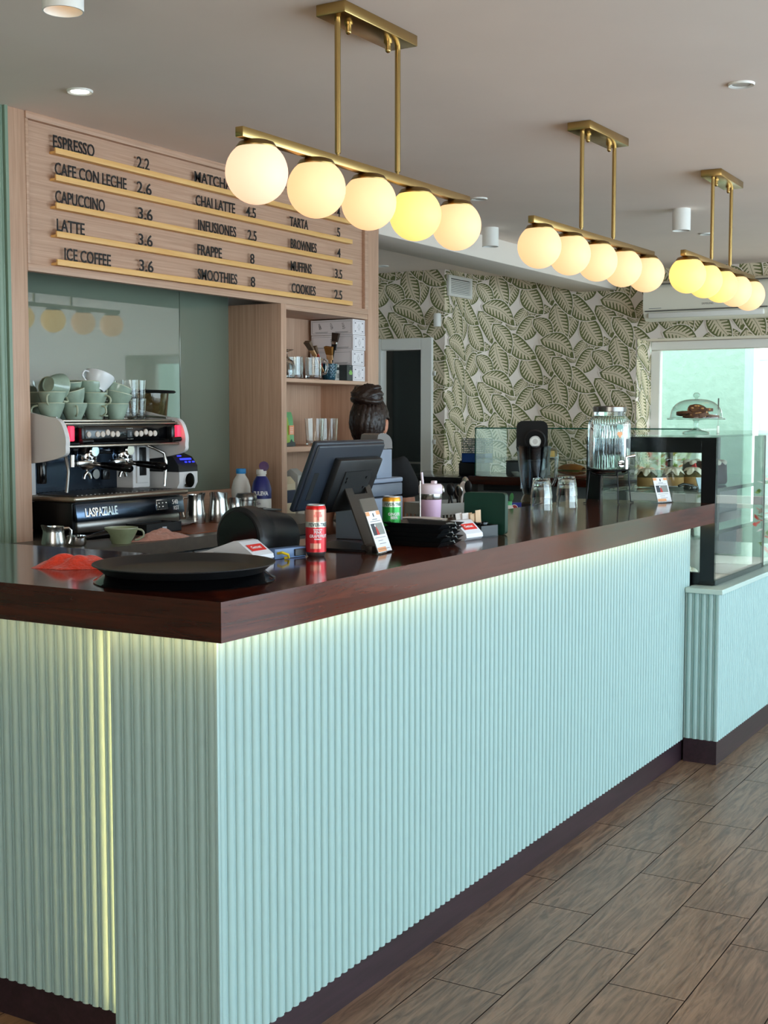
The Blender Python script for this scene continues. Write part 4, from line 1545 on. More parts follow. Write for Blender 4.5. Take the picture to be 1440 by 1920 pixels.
g = G().lathe([(0, 0), (0.021, 0), (0.022, 0.004), (0.021, 0.014), (0, 0.015)], 24, M=frame((0.004, -0.012, 0.222), (0.5, -0.86, 0), (0.1, 0.1, 0.98), (-0.86, -0.5, 0.12)))
part('flip_cap', g, 'cap_purple', t, 'purple round flip cap')


# ------------------------------------------------------------------ things on the oak shelves
def sprig(g, M, s, mi, seed=0, n=7):
    R = random.Random(seed)
    g.box(-0.0006 * s, -s * 0.5, 0, 0.0006 * s, s * 0.5, 0.0003, mi, M=M @ T(rz=0.3))
    for k in range(n):
        y = -s * 0.4 + s * 0.8 * k / (n - 1)
        for sd in (-1, 1):
            L = s * (0.34 - 0.16 * k / n)
            Mk = M @ T(rz=0.3) @ T(0, y, 0.0001) @ T(rz=sd * R.uniform(0.6, 1.0))
            g.add([(0, 0, 0), (-L * 0.16, L * 0.5, 0), (0, L, 0), (L * 0.16, L * 0.5, 0)], [(0, 1, 2, 3)], mi, Mk)


def outline(g, M, w, h, t, mi):
    for c in ((-w / 2, -h / 2, w / 2, -h / 2 + t), (-w / 2, h / 2 - t, w / 2, h / 2), (-w / 2, -h / 2, -w / 2 + t, h / 2), (w / 2 - t, -h / 2, w / 2, h / 2)):
        g.box(c[0], c[1], 0, c[2], c[3], 0.0003, mi, M=M)


BXL = ['topmost white tea box of the stack of four, with three plant drawings', 'second white tea box from the top of the stack of four',
       'third white tea box from the top of the stack of four', 'bottom white tea box of the stack of four, partly behind the dark box']
for i in range(4):
    z = 1.6155 + (3 - i) * 0.0768
    dx = (0.0, 0.004, -0.006, 0.0)[i]
    t = thing('tea_box', BXL[i], 'box', (3.548 + dx, 2.0, z), 0, 'white tea boxes on the top shelf')
    g = G().box(-0.058, -0.125, 0, 0.058, 0.125, 0.0755, bev=0.001, seg=1)
    b = part('carton', g, 'box_white', t)
    g = G()
    ML = FX((-0.0583, 0, 0.0375))
    outline(g, ML, 0.232, 0.060, 0.0012, 0)
    for k in range(3 if i == 0 else 1):
        xx = (-0.07 + 0.07 * k) if i == 0 else 0.0
        sprig(g, ML @ T(xx, 0.004, 0), 0.034, 1, seed=i * 5 + k, n=7 if k == 0 else 5)
    for xx in (-0.06, 0.06):
        g.box(xx - 0.04, -0.023, 0, xx + 0.04, -0.0215, 0.0003, 0, M=ML)
        g.box(xx - 0.035, -0.0265, 0, xx + 0.035, -0.025, 0.0003, 0, M=ML)
    MF = FY((0, -0.1253, 0.0375))
    outline(g, MF, 0.098, 0.060, 0.001, 0)
    for sc in (1.0, 0.62):
        P = [(0, 0.019 * sc), (0.013 * sc, 0), (0, -0.019 * sc), (-0.013 * sc, 0)]
        for k in range(4):
            a, c = Vector(P[k]), Vector(P[(k + 1) % 4])
            n = Vector((-(c - a).y, (c - a).x)).normalized() * 0.0005
            g.add([(*(a - n), 0.0003), (*(c - n), 0.0003), (*(c + n), 0.0003), (*(a + n), 0.0003)], [(0, 1, 2, 3)], 0, MF)
    for sx in (-1, 1):
        for sy in (-1, 1):
            g.box(sx * 0.034 - 0.005, sy * 0.020 - 0.003, 0, sx * 0.034 + 0.005, sy * 0.020 + 0.003, 0.0003, 0, M=MF)
    part('print', g, ['box_ink', 'box_ink_dark'], b, 'grey plant drawings and frames', smooth=False)

t = thing('tea_box', 'small black tea box with a green leaf in front of the white boxes', 'box', (3.462, 1.895, 1.6155), 0.1)
g = G().box(-0.038, -0.022, 0, 0.038, 0.022, 0.078, bev=0.001, seg=1)
part('carton', g, 'tea_black', t)
g = G()
ML = FY((0, -0.0223, 0.039))
for k in range(5):
    g.add([(0, -0.004, 0), (-0.008, 0.010, 0), (0.0, 0.024, 0), (0.008, 0.010, 0)], [(0, 1, 2, 3)], 0, ML @ T(0.002, -0.006, 0.0002 * k, rz=-1.2 + 0.6 * k))
g.box(0.022, -0.025, 0, 0.030, 0.01, 0.0003, 1, M=ML)
g.box(-0.01, 0.031, 0, 0.01, 0.034, 0.0003, 1, M=ML)
part('print', g, ['tea_leaf', 'box_ink'], t, smooth=False)
t = thing('tea_box', 'small pale grey and black tea box between the blue tumbler and the black tea box', 'box', (3.395, 1.93, 1.6155), 0.1)
g = G().box(-0.034, -0.02, 0, 0.034, 0.02, 0.080, mi=0, bev=0.001, seg=1).box(-0.0345, -0.0205, 0.052, 0.0345, 0.0205, 0.066, mi=1)
for k in range(4):
    g.box(0.0 + 0.008 * k, -0.0204, 0.012, 0.004 + 0.008 * k, -0.02, 0.036, mi=1)
part('carton', g, ['tea_grey', 'tea_black'], t)

# faceted blue tumbler holding pastry brushes
t = thing('blue_tumbler', 'faceted blue glass tumbler holding pastry brushes', 'glass', (3.335, 1.915, 1.6155))
V, F = [], []
rows, seg = 9, 18
for i in range(rows + 1):
    z = 0.004 + 0.076 * i / rows
    r0 = 0.030 + 0.012 * (i / rows) ** 0.7
    for k in range(seg):
        a = 2 * PI * (k + 0.5 * (i % 2)) / seg
        V.append((r0 * math.cos(a), r0 * math.sin(a), z))
for i in range(rows):
    for k in range(seg):
        k2 = (k + 1) % seg
        a, b, c, d = i * seg + k, i * seg + k2, (i + 1) * seg + k, (i + 1) * seg + k2
        F += [(a, b, d), (a, d, c)] if i % 2 else [(a, b, c), (b, d, c)]
g = G().add(V, F)
g.lathe([(0.042, 0.080), (0.039, 0.080), (0.028, 0.010), (0, 0.008)], 18).lathe([(0, 0), (0.028, 0), (0.030, 0.004)], 18)
part('body', g, 'blue_glass', t, smooth=False)


def brush(label, top, base, w, hl, bris, hand, flat=True, ferr=None):
    top, base = Vector(top), Vector(base)
    t = thing('pastry_brush', label, 'brush', base, 0, 'pastry brushes in the blue tumbler')
    d = top - base
    L = d.length
    M = along((0, 0, 0), d)
    z0 = L - hl
    g = G().box(-w * 0.22, -0.003, 0, w * 0.22, 0.003, z0 * 0.8, bev=0.002, M=M).box(-w * 0.42, -0.004, z0 * 0.78, w * 0.42, 0.004, z0, bev=0.003, M=M)
    part('handle', g, hand, t)
    if ferr:
        g = G().box(-w * 0.40, -0.0055, z0 - 0.012, w * 0.40, 0.0055, z0 + 0.006, bev=0.002, M=M)
        part('ferrule', g, ferr, t)
    g = G()
    g.add([(-w * 0.42, -0.005, z0), (w * 0.42, -0.005, z0), (w * 0.42, 0.005, z0), (-w * 0.42, 0.005, z0), (-w * 0.55, -0.008, L), (w * 0.5, -0.008, L), (w * 0.55, 0.008, L), (-w * 0.5, 0.008, L)],
          [(0, 3, 2, 1), (4, 5, 6, 7), (0, 1, 5, 4), (1, 2, 6, 5), (2, 3, 7, 6), (3, 0, 4, 7)], 0, M)
    part('bristles', g, bris, t)


BB = (3.335, 1.915, 1.626)
brush('tall black pastry brush with a steel ferrule leaning right', (3.36, 1.89, 1.845), BB, 0.036, 0.045, 'bristle_dark', 'black_plastic', ferr='steel')
brush('pastry brush with golden bristles and a wooden handle', (3.285, 1.885, 1.775), (3.345, 1.905, 1.627), 0.042, 0.04, 'bristle_gold', 'brush_wood')
brush('grey bristled pastry brush leaning far left', (3.175, 1.935, 1.795), (3.328, 1.925, 1.629), 0.034, 0.05, 'bristle_grey', 'brush_wood')
brush('small brown pastry brush between the golden and the grey one', (3.235, 1.935, 1.775), (3.336, 1.93, 1.630), 0.022, 0.04, 'bristle_grey', 'brush_red')

# glasses on the top shelf
def goblet(label, loc):
    t = thing('goblet', label, 'glass', loc, 0, 'stemmed glasses on the top shelf')
    pr = [(0.038, 0.0), (0.043, 0.03), (0.042, 0.055), (0.032, 0.082), (0.012, 0.096), (0.007, 0.105), (0.007, 0.122), (0.03, 0.131), (0.037, 0.134), (0, 0.136)]
    inn = [(0.012, 0.089), (0.030, 0.078), (0.040, 0.055), (0.041, 0.03), (0.036, 0.0)]
    g = G().lathe(pr, 32).lathe([(0, 0.090)] + inn, 32)
    part('body', g, 'clear_glass', t)
    return t


goblet('upside down stemmed glass at the left end of the top shelf, front', (2.985, 1.925, 1.6155))
goblet('upside down stemmed glass at the left end of the top shelf, behind the front one', (3.02, 2.04, 1.6155))


def mug(label, loc, rz):
    t = thing('glass_mug', label, 'mug', loc, rz, 'glass mugs on the top shelf')
    g = G().lathe([(0, 0), (0.034, 0), (0.037, 0.005), (0.036, 0.02), (0.038, 0.05), (0.038, 0.105), (0.0355, 0.105), (0.0345, 0.02), (0, 0.014)], 24)
    for i, v in enumerate(g.v):
        rr = math.hypot(v[0], v[1])
        if rr > 0.0355 and v[2] < 0.075:
            f = 1 + 0.05 * abs(math.cos(5 * math.atan2(v[1], v[0])))
            g.v[i] = (v[0] * f, v[1] * f, v[2])
    part('body', g, 'clear_glass', t)
    g = G().tube([(0.037, 0, 0.092), (0.055, 0, 0.094), (0.066, 0, 0.082), (0.067, 0, 0.05), (0.060, 0, 0.030), (0.037, 0, 0.024)], 0.0055, 8)
    part('handle', g, 'clear_glass', t)
    return t


mug('clear glass mug beside the goblets on the top shelf', (3.085, 1.945, 1.6155), 2.2)
mug('clear glass mug with its handle to the right, beside the blue tumbler', (3.175, 1.90, 1.6155), -0.75)
mug('clear glass mug at the back of the top shelf behind the others', (3.20, 2.03, 1.6155), 0.4)

# middle shelf
t = thing('coffee_bag', 'green coffee bag standing at the left end of the middle shelf', 'bag', (2.965, 1.925, 1.3002), 0.05)
V = []
for z, w, d in ((0, 0.088, 0.05), (0.02, 0.09, 0.054), (0.09, 0.088, 0.046), (0.135, 0.088, 0.040), (0.150, 0.088, 0.030), (0.160, 0.088, 0.022)):
    V += [(-w / 2, -d / 2, z), (0, -d / 2 - 0.006 * (z < 0.13), z), (w / 2, -d / 2, z), (w / 2, d / 2, z), (0, d / 2, z), (-w / 2, d / 2, z)]
F, mi = [(5, 4, 3, 2, 1, 0)], [0]
for i in range(5):
    for k in range(6):
        F.append((i * 6 + k, i * 6 + (k + 1) % 6, i * 6 + 6 + (k + 1) % 6, i * 6 + 6 + k))
        mi.append(1 if k == 0 and i < 3 else (2 if i == 0 else 0))
F.append((30, 31, 32, 33, 34, 35))
mi.append(0)
g = G().add(V, F, mi)
part('pouch', g, ['bag_green', 'bag_lime', 'bag_dark'], t, sharp=30)
g = G().box(-0.008, -0.0335, 0.055, 0.034, -0.030, 0.098, mi=0)
for k in range(4):
    g.box(-0.002, -0.0338, 0.062 + 0.008 * k, 0.026, -0.0334, 0.064 + 0.008 * k, mi=1)
part('label', g, ['bag_orange', 'paper_white'], t, 'orange label')
g = G().prism([(-0.044, 0.0), (0.044, 0.0), (0.044, 0.018), (0.02, 0.024), (0.012, 0.034), (-0.004, 0.02), (-0.044, 0.014)], 0, 0.001, M=FY((0, -0.0335, 0)))
part('hill_print', g, 'bag_dark', t)
gl = tumbler('glass_jug', 'tall clear glass tumbler on the middle shelf, left of two', 0.040, 0.048, 0.130, 'clear_glass', 'glass', 'tall glasses on the middle shelf')
gl.location = (3.25, 1.945, 1.3002)
dup(gl, (3.345, 1.925, 1.3002), 'tall clear glass tumbler on the middle shelf, right of two beside the head')

# bottom shelf cartons
def carton(label, loc, rz, w, d, h, m0, m1, txt=None, cap=None):
    t = thing('drink_carton', label, 'carton', loc, rz)
    g = G().box(-w / 2, -d / 2, 0, w / 2, d / 2, h, mi=0, bev=0.002, seg=1)
    g.prism([(-d / 2, h), (d / 2, h), (0, h + 0.03)], -w / 2, w / 2, 0, M=frame((0, 0, 0), (0, 1, 0), (0, 0, 1), (1, 0, 0)))
    part('carton', g, m0, t)
    g = G()
    if m1:
        g.box(-w / 2 - 0.0005, -d / 2 - 0.0005, h * 0.48, w / 2 + 0.0005, d / 2 + 0.0005, h * 0.82)
        part('band', g, m1, t)
    if txt:
        g = G().text(txt, 0.036, FY((-w / 2 + 0.006, -d / 2 - 0.001, h * 0.72)), sx=0.9, bold=0.001)
        part('lettering', g, 'box_ink', t)
    if cap:
        g = G().cyl((0, -d * 0.2, h + 0.008), (0, -d * 0.34, h + 0.032), 0.016, 20)
        part('cap', g, cap, t)
    return t


carton('grey oat drink carton with a white cap on the bottom shelf', (3.03, 2.02, 0.9552), 0.0, 0.075, 0.075, 0.205, 'carton_grey', None, 'OAT', 'bottle_white')
carton('cream and navy drink carton at the left end of the bottom shelf', (2.955, 1.91, 0.9552), 0.0, 0.075, 0.06, 0.175, 'carton_cream', 'carton_navy')
carton('white carton behind the monitor on the bottom shelf', (3.135, 1.99, 0.9552), 0.2, 0.08, 0.08, 0.205, 'tea_grey', None)


# ------------------------------------------------------------------ the person behind the bar
def skin_mesh(nodes, edges, root, sub=1):
    """nodes {name: ((x,y,z), (rx,ry))} grown into one surface; returns verts, faces."""
    names = list(nodes)
    idx = {n: i for i, n in enumerate(names)}
    me = bpy.data.meshes.new('figure')
    me.from_pydata([nodes[n][0] for n in names], [(idx[a], idx[b]) for a, b in edges], [])
    ob = bpy.data.objects.new('figure', me)
    COL.objects.link(ob)
    sk = ob.modifiers.new('skin', 'SKIN')
    sk.use_smooth_shade = True
    for n in names:
        v = me.skin_vertices[0].data[idx[n]]
        r = nodes[n][1]
        v.radius = r if isinstance(r, tuple) else (r, r)
        v.use_root = (n == root)
    ss = ob.modifiers.new('sub', 'SUBSURF')
    ss.levels = ss.render_levels = sub
    dg = bpy.context.evaluated_depsgraph_get()
    dg.update()
    m2 = bpy.data.meshes.new_from_object(ob.evaluated_get(dg))
    V = [tuple(v.co) for v in m2.vertices]
    F = [list(p.vertices) for p in m2.polygons]
    bpy.data.objects.remove(ob)
    bpy.data.meshes.remove(me)
    bpy.data.meshes.remove(m2)
    return V, F


PL = (2.64, 1.27, 0.0)
person = thing('person', 'person in a black t-shirt with dark hair bun, back turned behind the bar', 'person', PL, R_(-76))
N = {'pel': ((0, 0, 0.80), (0.135, 0.10)), 'sp': ((0, 0, 0.96), (0.115, 0.085)), 'ch': ((0, -0.005, 1.12), (0.13, 0.09)),
     'nb': ((0, -0.02, 1.245), (0.062, 0.058)), 'nk': ((0, -0.008, 1.30), 0.045), 'hd': ((0, 0.01, 1.36), 0.05)}
E_ = [('pel', 'sp'), ('sp', 'ch'), ('ch', 'nb'), ('nb', 'nk'), ('nk', 'hd')]
for s, L in ((1, 'R'), (-1, 'L')):
    N['sh' + L] = ((s * 0.145, -0.015, 1.225), 0.052)
    N['el' + L] = ((s * 0.188, -0.02, 0.985), 0.036)
    N['fa' + L] = ((s * 0.172, 0.09, 0.945), 0.034)
    N['wr' + L] = ((s * 0.165, 0.185, 0.915), 0.024)
    N['pa' + L] = ((s * 0.158, 0.225, 0.905), (0.030, 0.018))
    N['hip' + L] = ((s * 0.085, 0, 0.74), 0.088)
    N['kn' + L] = ((s * 0.088, 0.015, 0.42), 0.054)
    N['an' + L] = ((s * 0.09, -0.02, 0.085), 0.036)
    N['he' + L] = ((s * 0.09, -0.035, 0.04), 0.032)
    N['toe' + L] = ((s * 0.10, 0.125, 0.028), (0.034, 0.022))
    E_ += [('ch', 'sh' + L), ('sh' + L, 'el' + L), ('el' + L, 'fa' + L), ('fa' + L, 'wr' + L), ('wr' + L, 'pa' + L), ('pel', 'hip' + L), ('hip' + L, 'kn' + L), ('kn' + L, 'an' + L), ('an' + L, 'he' + L), ('he' + L, 'toe' + L)]
V, F = skin_mesh(N, E_, 'pel', 2)
body = G().add(V, F)
# fingers: separate chains rooted in the palm
for s in (1, -1):
    for k, (off, ln) in enumerate(((-0.027, 0.058), (-0.009, 0.070), (0.009, 0.066), (0.026, 0.052))):
        b = Vector((s * (0.158) + s * off, 0.238, 0.905))
        P = [b + Vector((0, -0.02, 0)), b + Vector((0, 0.02, 0.0)), b + Vector((0, 0.02 + ln * 0.45, -0.006)), b + Vector((0, 0.02 + ln * 0.8, -0.022)), b + Vector((0, 0.02 + ln * 0.95, -0.04))]
        body.tube(P, [0.0095, 0.0092, 0.0085, 0.0078, 0.0062], 10)
    b = Vector((s * 0.135, 0.205, 0.903))
    body.tube([b, b + Vector((-s * 0.022, 0.018, -0.002)), b + Vector((-s * 0.036, 0.042, -0.01)), b + Vector((-s * 0.038, 0.062, -0.018))], [0.012, 0.011, 0.0095, 0.007], 10)
# head
HC_ = Vector((0, 0.018, 1.415))
hv = []
nr, ns = 40, 48
for i in range(nr + 1):
    ph = PI * i / nr
    for k in range(ns):
        a = 2 * PI * k / ns
        x, y, z = math.sin(ph) * math.sin(a), math.sin(ph) * math.cos(a), -math.cos(ph)
        rx, ry, rz = 0.066, 0.086, 0.108
        if z < 0:
            rx *= 1 - 0.28 * z * z
            ry *= (1 - 0.10 * z * z) if y > 0 else (1 - 0.34 * z * z)
        p = Vector((x * rx, y * ry, z * rz))
        if y > 0:                                   # face: brow, eye sockets, nose, mouth, chin
            e = math.exp(-((abs(p.x) - 0.031) / 0.016) ** 2 - ((p.z - 0.004) / 0.013) ** 2)
            p.y -= 0.010 * e
            p.y += 0.005 * math.exp(-(p.x / 0.05) ** 2 - ((p.z - 0.024) / 0.010) ** 2)
            tz = min(1, max(0, (0.008 - p.z) / 0.036))
            p.y += (0.004 + 0.019 * tz) * math.exp(-(p.x / (0.007 + 0.006 * tz)) ** 2) * (1 if -0.034 < p.z < 0.012 else math.exp(-((p.z + 0.034) / 0.005) ** 2) if p.z < 0 else math.exp(-((p.z - 0.012) / 0.008) ** 2))
            p.y += 0.006 * math.exp(-(p.x / 0.020) ** 2 - ((p.z + 0.056) / 0.008) ** 2)
            p.y += 0.008 * math.exp(-(p.x / 0.022) ** 2 - ((p.z + 0.092) / 0.014) ** 2)
        hv.append(HC_ + p)
body.add(hv, [(i * ns + k, i * ns + (k + 1) % ns, (i + 1) * ns + (k + 1) % ns, (i + 1) * ns + k) for i in range(nr) for k in range(ns)])
for s in (1, -1):                                   # ears
    body.ball((0, 0, 0), 0.03, 16, 10, M=T(s * 0.073, 0.006, 1.398, rz=s * -0.35) @ Matrix.Diagonal((0.28, 0.62, 1.05, 1)))
    body.tube([(s * (0.079 + 0.003 * math.sin(q)), 0.006 - s * 0 + 0.017 * math.cos(q), 1.398 + 0.028 * math.sin(q)) for q in [x * PI / 7 - 0.6 for x in range(9)]], 0.0042, 6)
bo = part('body', body, 'skin', person, sharp=0)
rm = bo.modifiers.new('one_surface', 'REMESH')
rm.mode = 'VOXEL'
rm.voxel_size = 0.0055
rm.use_smooth_shade = True
sm = bo.modifiers.new('smooth', 'SMOOTH')
sm.factor = 0.5
sm.iterations = 3
for s in (1, -1):
    g = G().ball((s * 0.031, 0.018 + 0.071, 1.419), 0.0115, 16, 10)
    e = part('eye', g, 'eye_white', person)
    g = G().ball((s * 0.031, 0.018 + 0.0795, 1.419), 0.0055, 12, 8)
    part('iris', g, 'eye_dark', e)
g = G().ball((0, 0, 0), 0.016, 20, 10, M=T(0, 0.018 + 0.0835, 1.359) @ Matrix.Diagonal((1.25, 0.35, 0.42, 1)))
part('lips', g, 'lip', person)
# hair swept up: cap over skull and nape, bun on top
hv, hf = [], []
nr, ns = 44, 90
RH = random.Random(3)
for i in range(nr + 1):
    ph = PI * i / nr
    for k in range(ns):
        a = 2 * PI * k / ns
        x, y, z = math.sin(ph) * math.sin(a), math.sin(ph) * math.cos(a), -math.cos(ph)
        rx, ry, rz = 0.073, 0.094, 0.111
        if z < 0:
            rx *= 1 - 0.25 * z * z
            ry *= 1 - 0.42 * z * z
        st = 0.0022 * math.sin(26 * a + 5 * z + 2 * math.sin(3 * a)) + 0.0016 * math.sin(47 * a + 3 * math.sin(9 * z))
        p = Vector((x * (rx + st), y * (ry + st), z * (rz + st)))
        hv.append(HC_ + p)


def keep(p):
    q = p - HC_
    return q.z > -0.085 and q.y < 0.012 + max(0, q.z + 0.01) * 0.75 and not (q.z < 0.012 and q.y > -0.024)


for i in range(nr):
    for k in range(ns):
        f = (i * ns + k, i * ns + (k + 1) % ns, (i + 1) * ns + (k + 1) % ns, (i + 1) * ns + k)
        if keep(sum((hv[j] for j in f), Vector()) / 4):
            hf.append(f)
g = G().add(hv, hf)
hr = part('hair', g, 'hair', person, 'dark brown hair swept up', sharp=0)
hr.modifiers.new('thickness', 'SOLIDIFY').thickness = 0.009
g = G()
for i in range(31):
    pass
bv, bf = [], []
nr, ns = 26, 60
for i in range(nr + 1):
    ph = PI * i / nr
    for k in range(ns):
        a = 2 * PI * k / ns
        st = 1 + 0.05 * math.sin(9 * ph + 4 * math.sin(a * 2) + 3 * a) + 0.03 * math.sin(22 * ph + 5 * a) + 0.06 * math.sin(2 * a + 1)
        bv.append((0.070 * st * math.sin(ph) * math.sin(a), 0.055 * st * math.sin(ph) * math.cos(a), -0.044 * st * math.cos(ph)))
bf = [(i * ns + k, i * ns + (k + 1) % ns, (i + 1) * ns + (k + 1) % ns, (i + 1) * ns + k) for i in range(nr) for k in range(ns)]
g.add(bv, bf, 0, T(0.004, -0.028, 1.528, rx=0.25))
for q in range(3):
    P = [(0.004 + (0.060 - 0.006 * q) * math.cos(b), -0.028 + (0.050 - 0.006 * q) * math.sin(b) + 0.006 * q, 1.508 + 0.022 * q + 0.008 * math.sin(2 * b + q)) for b in [2 * PI * j / 26 for j in range(26)]]
    g.tube(P, 0.011, 8, closed=True)
part('hair_bun', g, 'hair', hr, sharp=0)
# t-shirt and trousers
N2 = {k: v for k, v in N.items()}
SH = {'pel': ((0, 0, 0.80), (0.148, 0.113)), 'sp': ((0, 0, 0.96), (0.130, 0.100)), 'ch': ((0, -0.007, 1.12), (0.142, 0.104)), 'nb': ((0, -0.022, 1.225), (0.082, 0.072)), 'nt': ((0, -0.018, 1.278), 0.060)}
ES = [('pel', 'sp'), ('sp', 'ch'), ('ch', 'nb'), ('nb', 'nt')]
for s, L in ((1, 'R'), (-1, 'L')):
    SH['sh' + L] = ((s * 0.147, -0.017, 1.225), 0.066)
    SH['up' + L] = ((s * 0.180, -0.02, 1.14), 0.060)
    SH['cu' + L] = ((s * 0.188, -0.02, 1.10), 0.060)
    ES += [('ch', 'sh' + L), ('sh' + L, 'up' + L), ('up' + L, 'cu' + L)]
V, F = skin_mesh(SH, ES, 'pel', 2)
part('t_shirt', G().add(V, F), 'black_shirt', person, 'black short sleeved t-shirt', sharp=0)
TR = {'pel': ((0, 0, 0.79), (0.152, 0.115))}
ET = []
for s, L in ((1, 'R'), (-1, 'L')):
    TR['hip' + L] = ((s * 0.088, 0, 0.72), 0.102)
    TR['kn' + L] = ((s * 0.09, 0.012, 0.42), 0.072)
    TR['an' + L] = ((s * 0.09, -0.02, 0.10), 0.058)
    ET += [('pel', 'hip' + L), ('hip' + L, 'kn' + L), ('kn' + L, 'an' + L)]
V, F = skin_mesh(TR, ET, 'pel', 2)
part('trousers', G().add(V, F), 'dark_trousers', person, sharp=0)
for s in (1, -1):
    g = G().box(-0.04, -0.085, 0.0, 0.04, 0.165, 0.022, bev=0.008, M=T(s * 0.094, 0, 0, rz=-s * 0.05))
    g.ball((0, 0, 0), 0.05, 20, 12, M=T(s * 0.094, 0.03, 0.03) @ Matrix.Diagonal((0.82, 2.3, 0.95, 1)))
    part('shoe', g, 'shoe_black', person)


# ------------------------------------------------------------------ things on the bar top
ZB = HC + 0.0004
# two round trays
pr = [(0, 0.0025), (0.165, 0.0025), (0.172, 0.005), (0.191, 0.0185), (0.199, 0.0205), (0.200, 0.0185), (0.193, 0.016), (0.175, 0.001), (0.168, 0.0), (0, 0.0)]
g = G().lathe([(r, 0.0205 - z) for r, z in pr], 72)
g.lathe([(0.188, 0.008), (0.1915, 0.0055), (0.1905, 0.004)], 72)
solo('round_tray', g, 'black_gloss', 'lower round black tray lying upside down on the bar corner', 'tray', (0.238, 0.283, ZB), group='round trays on the bar corner')
g = G().lathe(pr, 72)
solo('round_tray', g, 'black_tray', 'upper round black tray resting on the upside down tray', 'tray', (0.222, 0.272, ZB + 0.021), group='round trays on the bar corner')
g = cloth_mesh(0.205, 0.13, 16, 0.032, 11, 'orange_cloth', fold=0.32)
solo('orange_cloth', g, 'orange_cloth', 'crumpled orange red cloth on the bar top left of the round trays', 'cloth', (0.30, 0.66, ZB), R_(-62), sharp=0)


# card terminals
def terminal(label, loc, rot, txt):
    t = thing('card_terminal', label, 'card terminal', loc, 0, 'white card terminals')
    t.rotation_euler = rot
    sec = [(-0.10, 0.008), (-0.10, 0.0), (0.090, 0.0), (0.100, 0.008), (0.098, 0.018), (0.050, 0.050), (0.035, 0.052), (0.0, 0.040), (-0.05, 0.024), (-0.095, 0.016)]
    g = G().prism(sec, -0.040, 0.040, M=frame((0, 0, 0), (1, 0, 0), (0, 0, 1), (0, -1, 0)), bev=0.006, seg=3)
    part('body', g, 'terminal_white', t)
    g = G().box(-0.03, -0.0415, 0.010, 0.075, 0.0415, 0.024, bev=0.004)
    part('side_inset', g, 'terminal_grey', t)
    M = frame((0.0745, 0, 0.0348), (0, 1, 0), (-0.83, 0, 0.555), (0.555, 0, 0.83))
    g = G().box(-0.030, -0.012, 0, 0.030, 0.012, 0.0012, mi=0, M=M)
    g.text(txt, 0.014, M @ T(-0.022, -0.004, 0.0014), mi=1, bold=0.0003)
    part('label', g, ['label_red', 'paper_white'], t, 'red label')
    g = G().box(-0.085, -0.030, 0, -0.01, 0.030, 0.0015, M=frame((0.0, 0, 0.0345), (1, 0, 0.235), (0, 1, 0), (-0.235, 0, 1)))
    part('screen', g, 'terminal_grey', t)
    return t


terminal('white card terminal with a red label lying behind the round trays', (0.610, 0.436, ZB), (0, 0, R_(-90)), 'Getnet')
terminal('white card terminal tipped against the black bill trays', (1.395, 0.225, ZB), (0, 0, R_(-98)), 'Getnet').scale = (0.85, 1.05, 1.1)

# barrel-shaped scanner
t = thing('barcode_scanner', 'black barrel shaped scanner lying left of the red can', 'scanner', (0.66, 0.455, ZB))
sec = [(-0.070, 0.0)] + [(0.074 * math.cos(a), 0.052 + 0.078 * math.sin(a)) for a in [PI + 0.25 - (PI + 0.5) * k / 22 for k in range(23)]] + [(0.070, 0.0)]
M = frame((0, 0, 0), (0, -1, 0), (0, 0, 1), (-1, 0, 0))
g = G()
n = len(sec)
secs = [(0.0, 0.93), (-0.006, 1.0), (-0.055, 1.0), (-0.060, 0.965), (-0.075, 0.95), (-0.17, 0.83), (-0.195, 0.78), (-0.20, 0.70)]
V = []
for d, s in secs:
    V += [tuple(M @ Vector((p[0] * s, p[1] * s if p[1] > 0 else 0, d))) for p in sec]
F = [tuple(range((len(secs) - 1) * n, len(secs) * n))[::-1]]
for i in range(len(secs) - 1):
    F += [(i * n + k, (i + 1) * n + k, (i + 1) * n + (k + 1) % n, i * n + (k + 1) % n) for k in range(n)]
g.add(V, F)
part('shell', g, 'black_plastic', t)
s = 0.82
g = G().prism([(p[0] * s, 0.010 + p[1] * s) for p in sec], -0.006, 0.002, M=M)
part('front_window', g, 'black_gloss', t, 'glossy dark front window')
g = G().prism([(p[0] * 0.93, p[1] * 0.93 if p[1] > 0 else 0) for p in sec], -0.003, 0.0, M=M)
part('front_rim', g, 'black_matte', t)
g = G().box(0.07, -0.02, 0.124, 0.155, 0.02, 0.130, bev=0.002, M=T(0, 0, 0, ry=0.09))
part('top_panel', g, 'charcoal_metal', t)

t = thing('router_box', 'small blue grey box with a yellow cable beside the red can', 'router', (0.722, 0.350, ZB), R_(-12))
g = G().box(-0.055, -0.018, 0.0, 0.055, 0.018, 0.026, bev=0.002)
part('case', g, 'router_blue', t)
g = G().tube([(-0.045, -0.018, 0.015), (-0.043, -0.032, 0.018), (-0.030, -0.04, 0.012), (-0.022, -0.034, 0.004), (-0.03, -0.026, 0.003)], 0.0035, 8)
part('cable', g, 'cable_yellow', t, 'yellow cable')
g = G().box(0.012, -0.022, 0.004, 0.050, -0.017, 0.022, bev=0.001, seg=1)
part('plug', g, 'black_plastic', t)

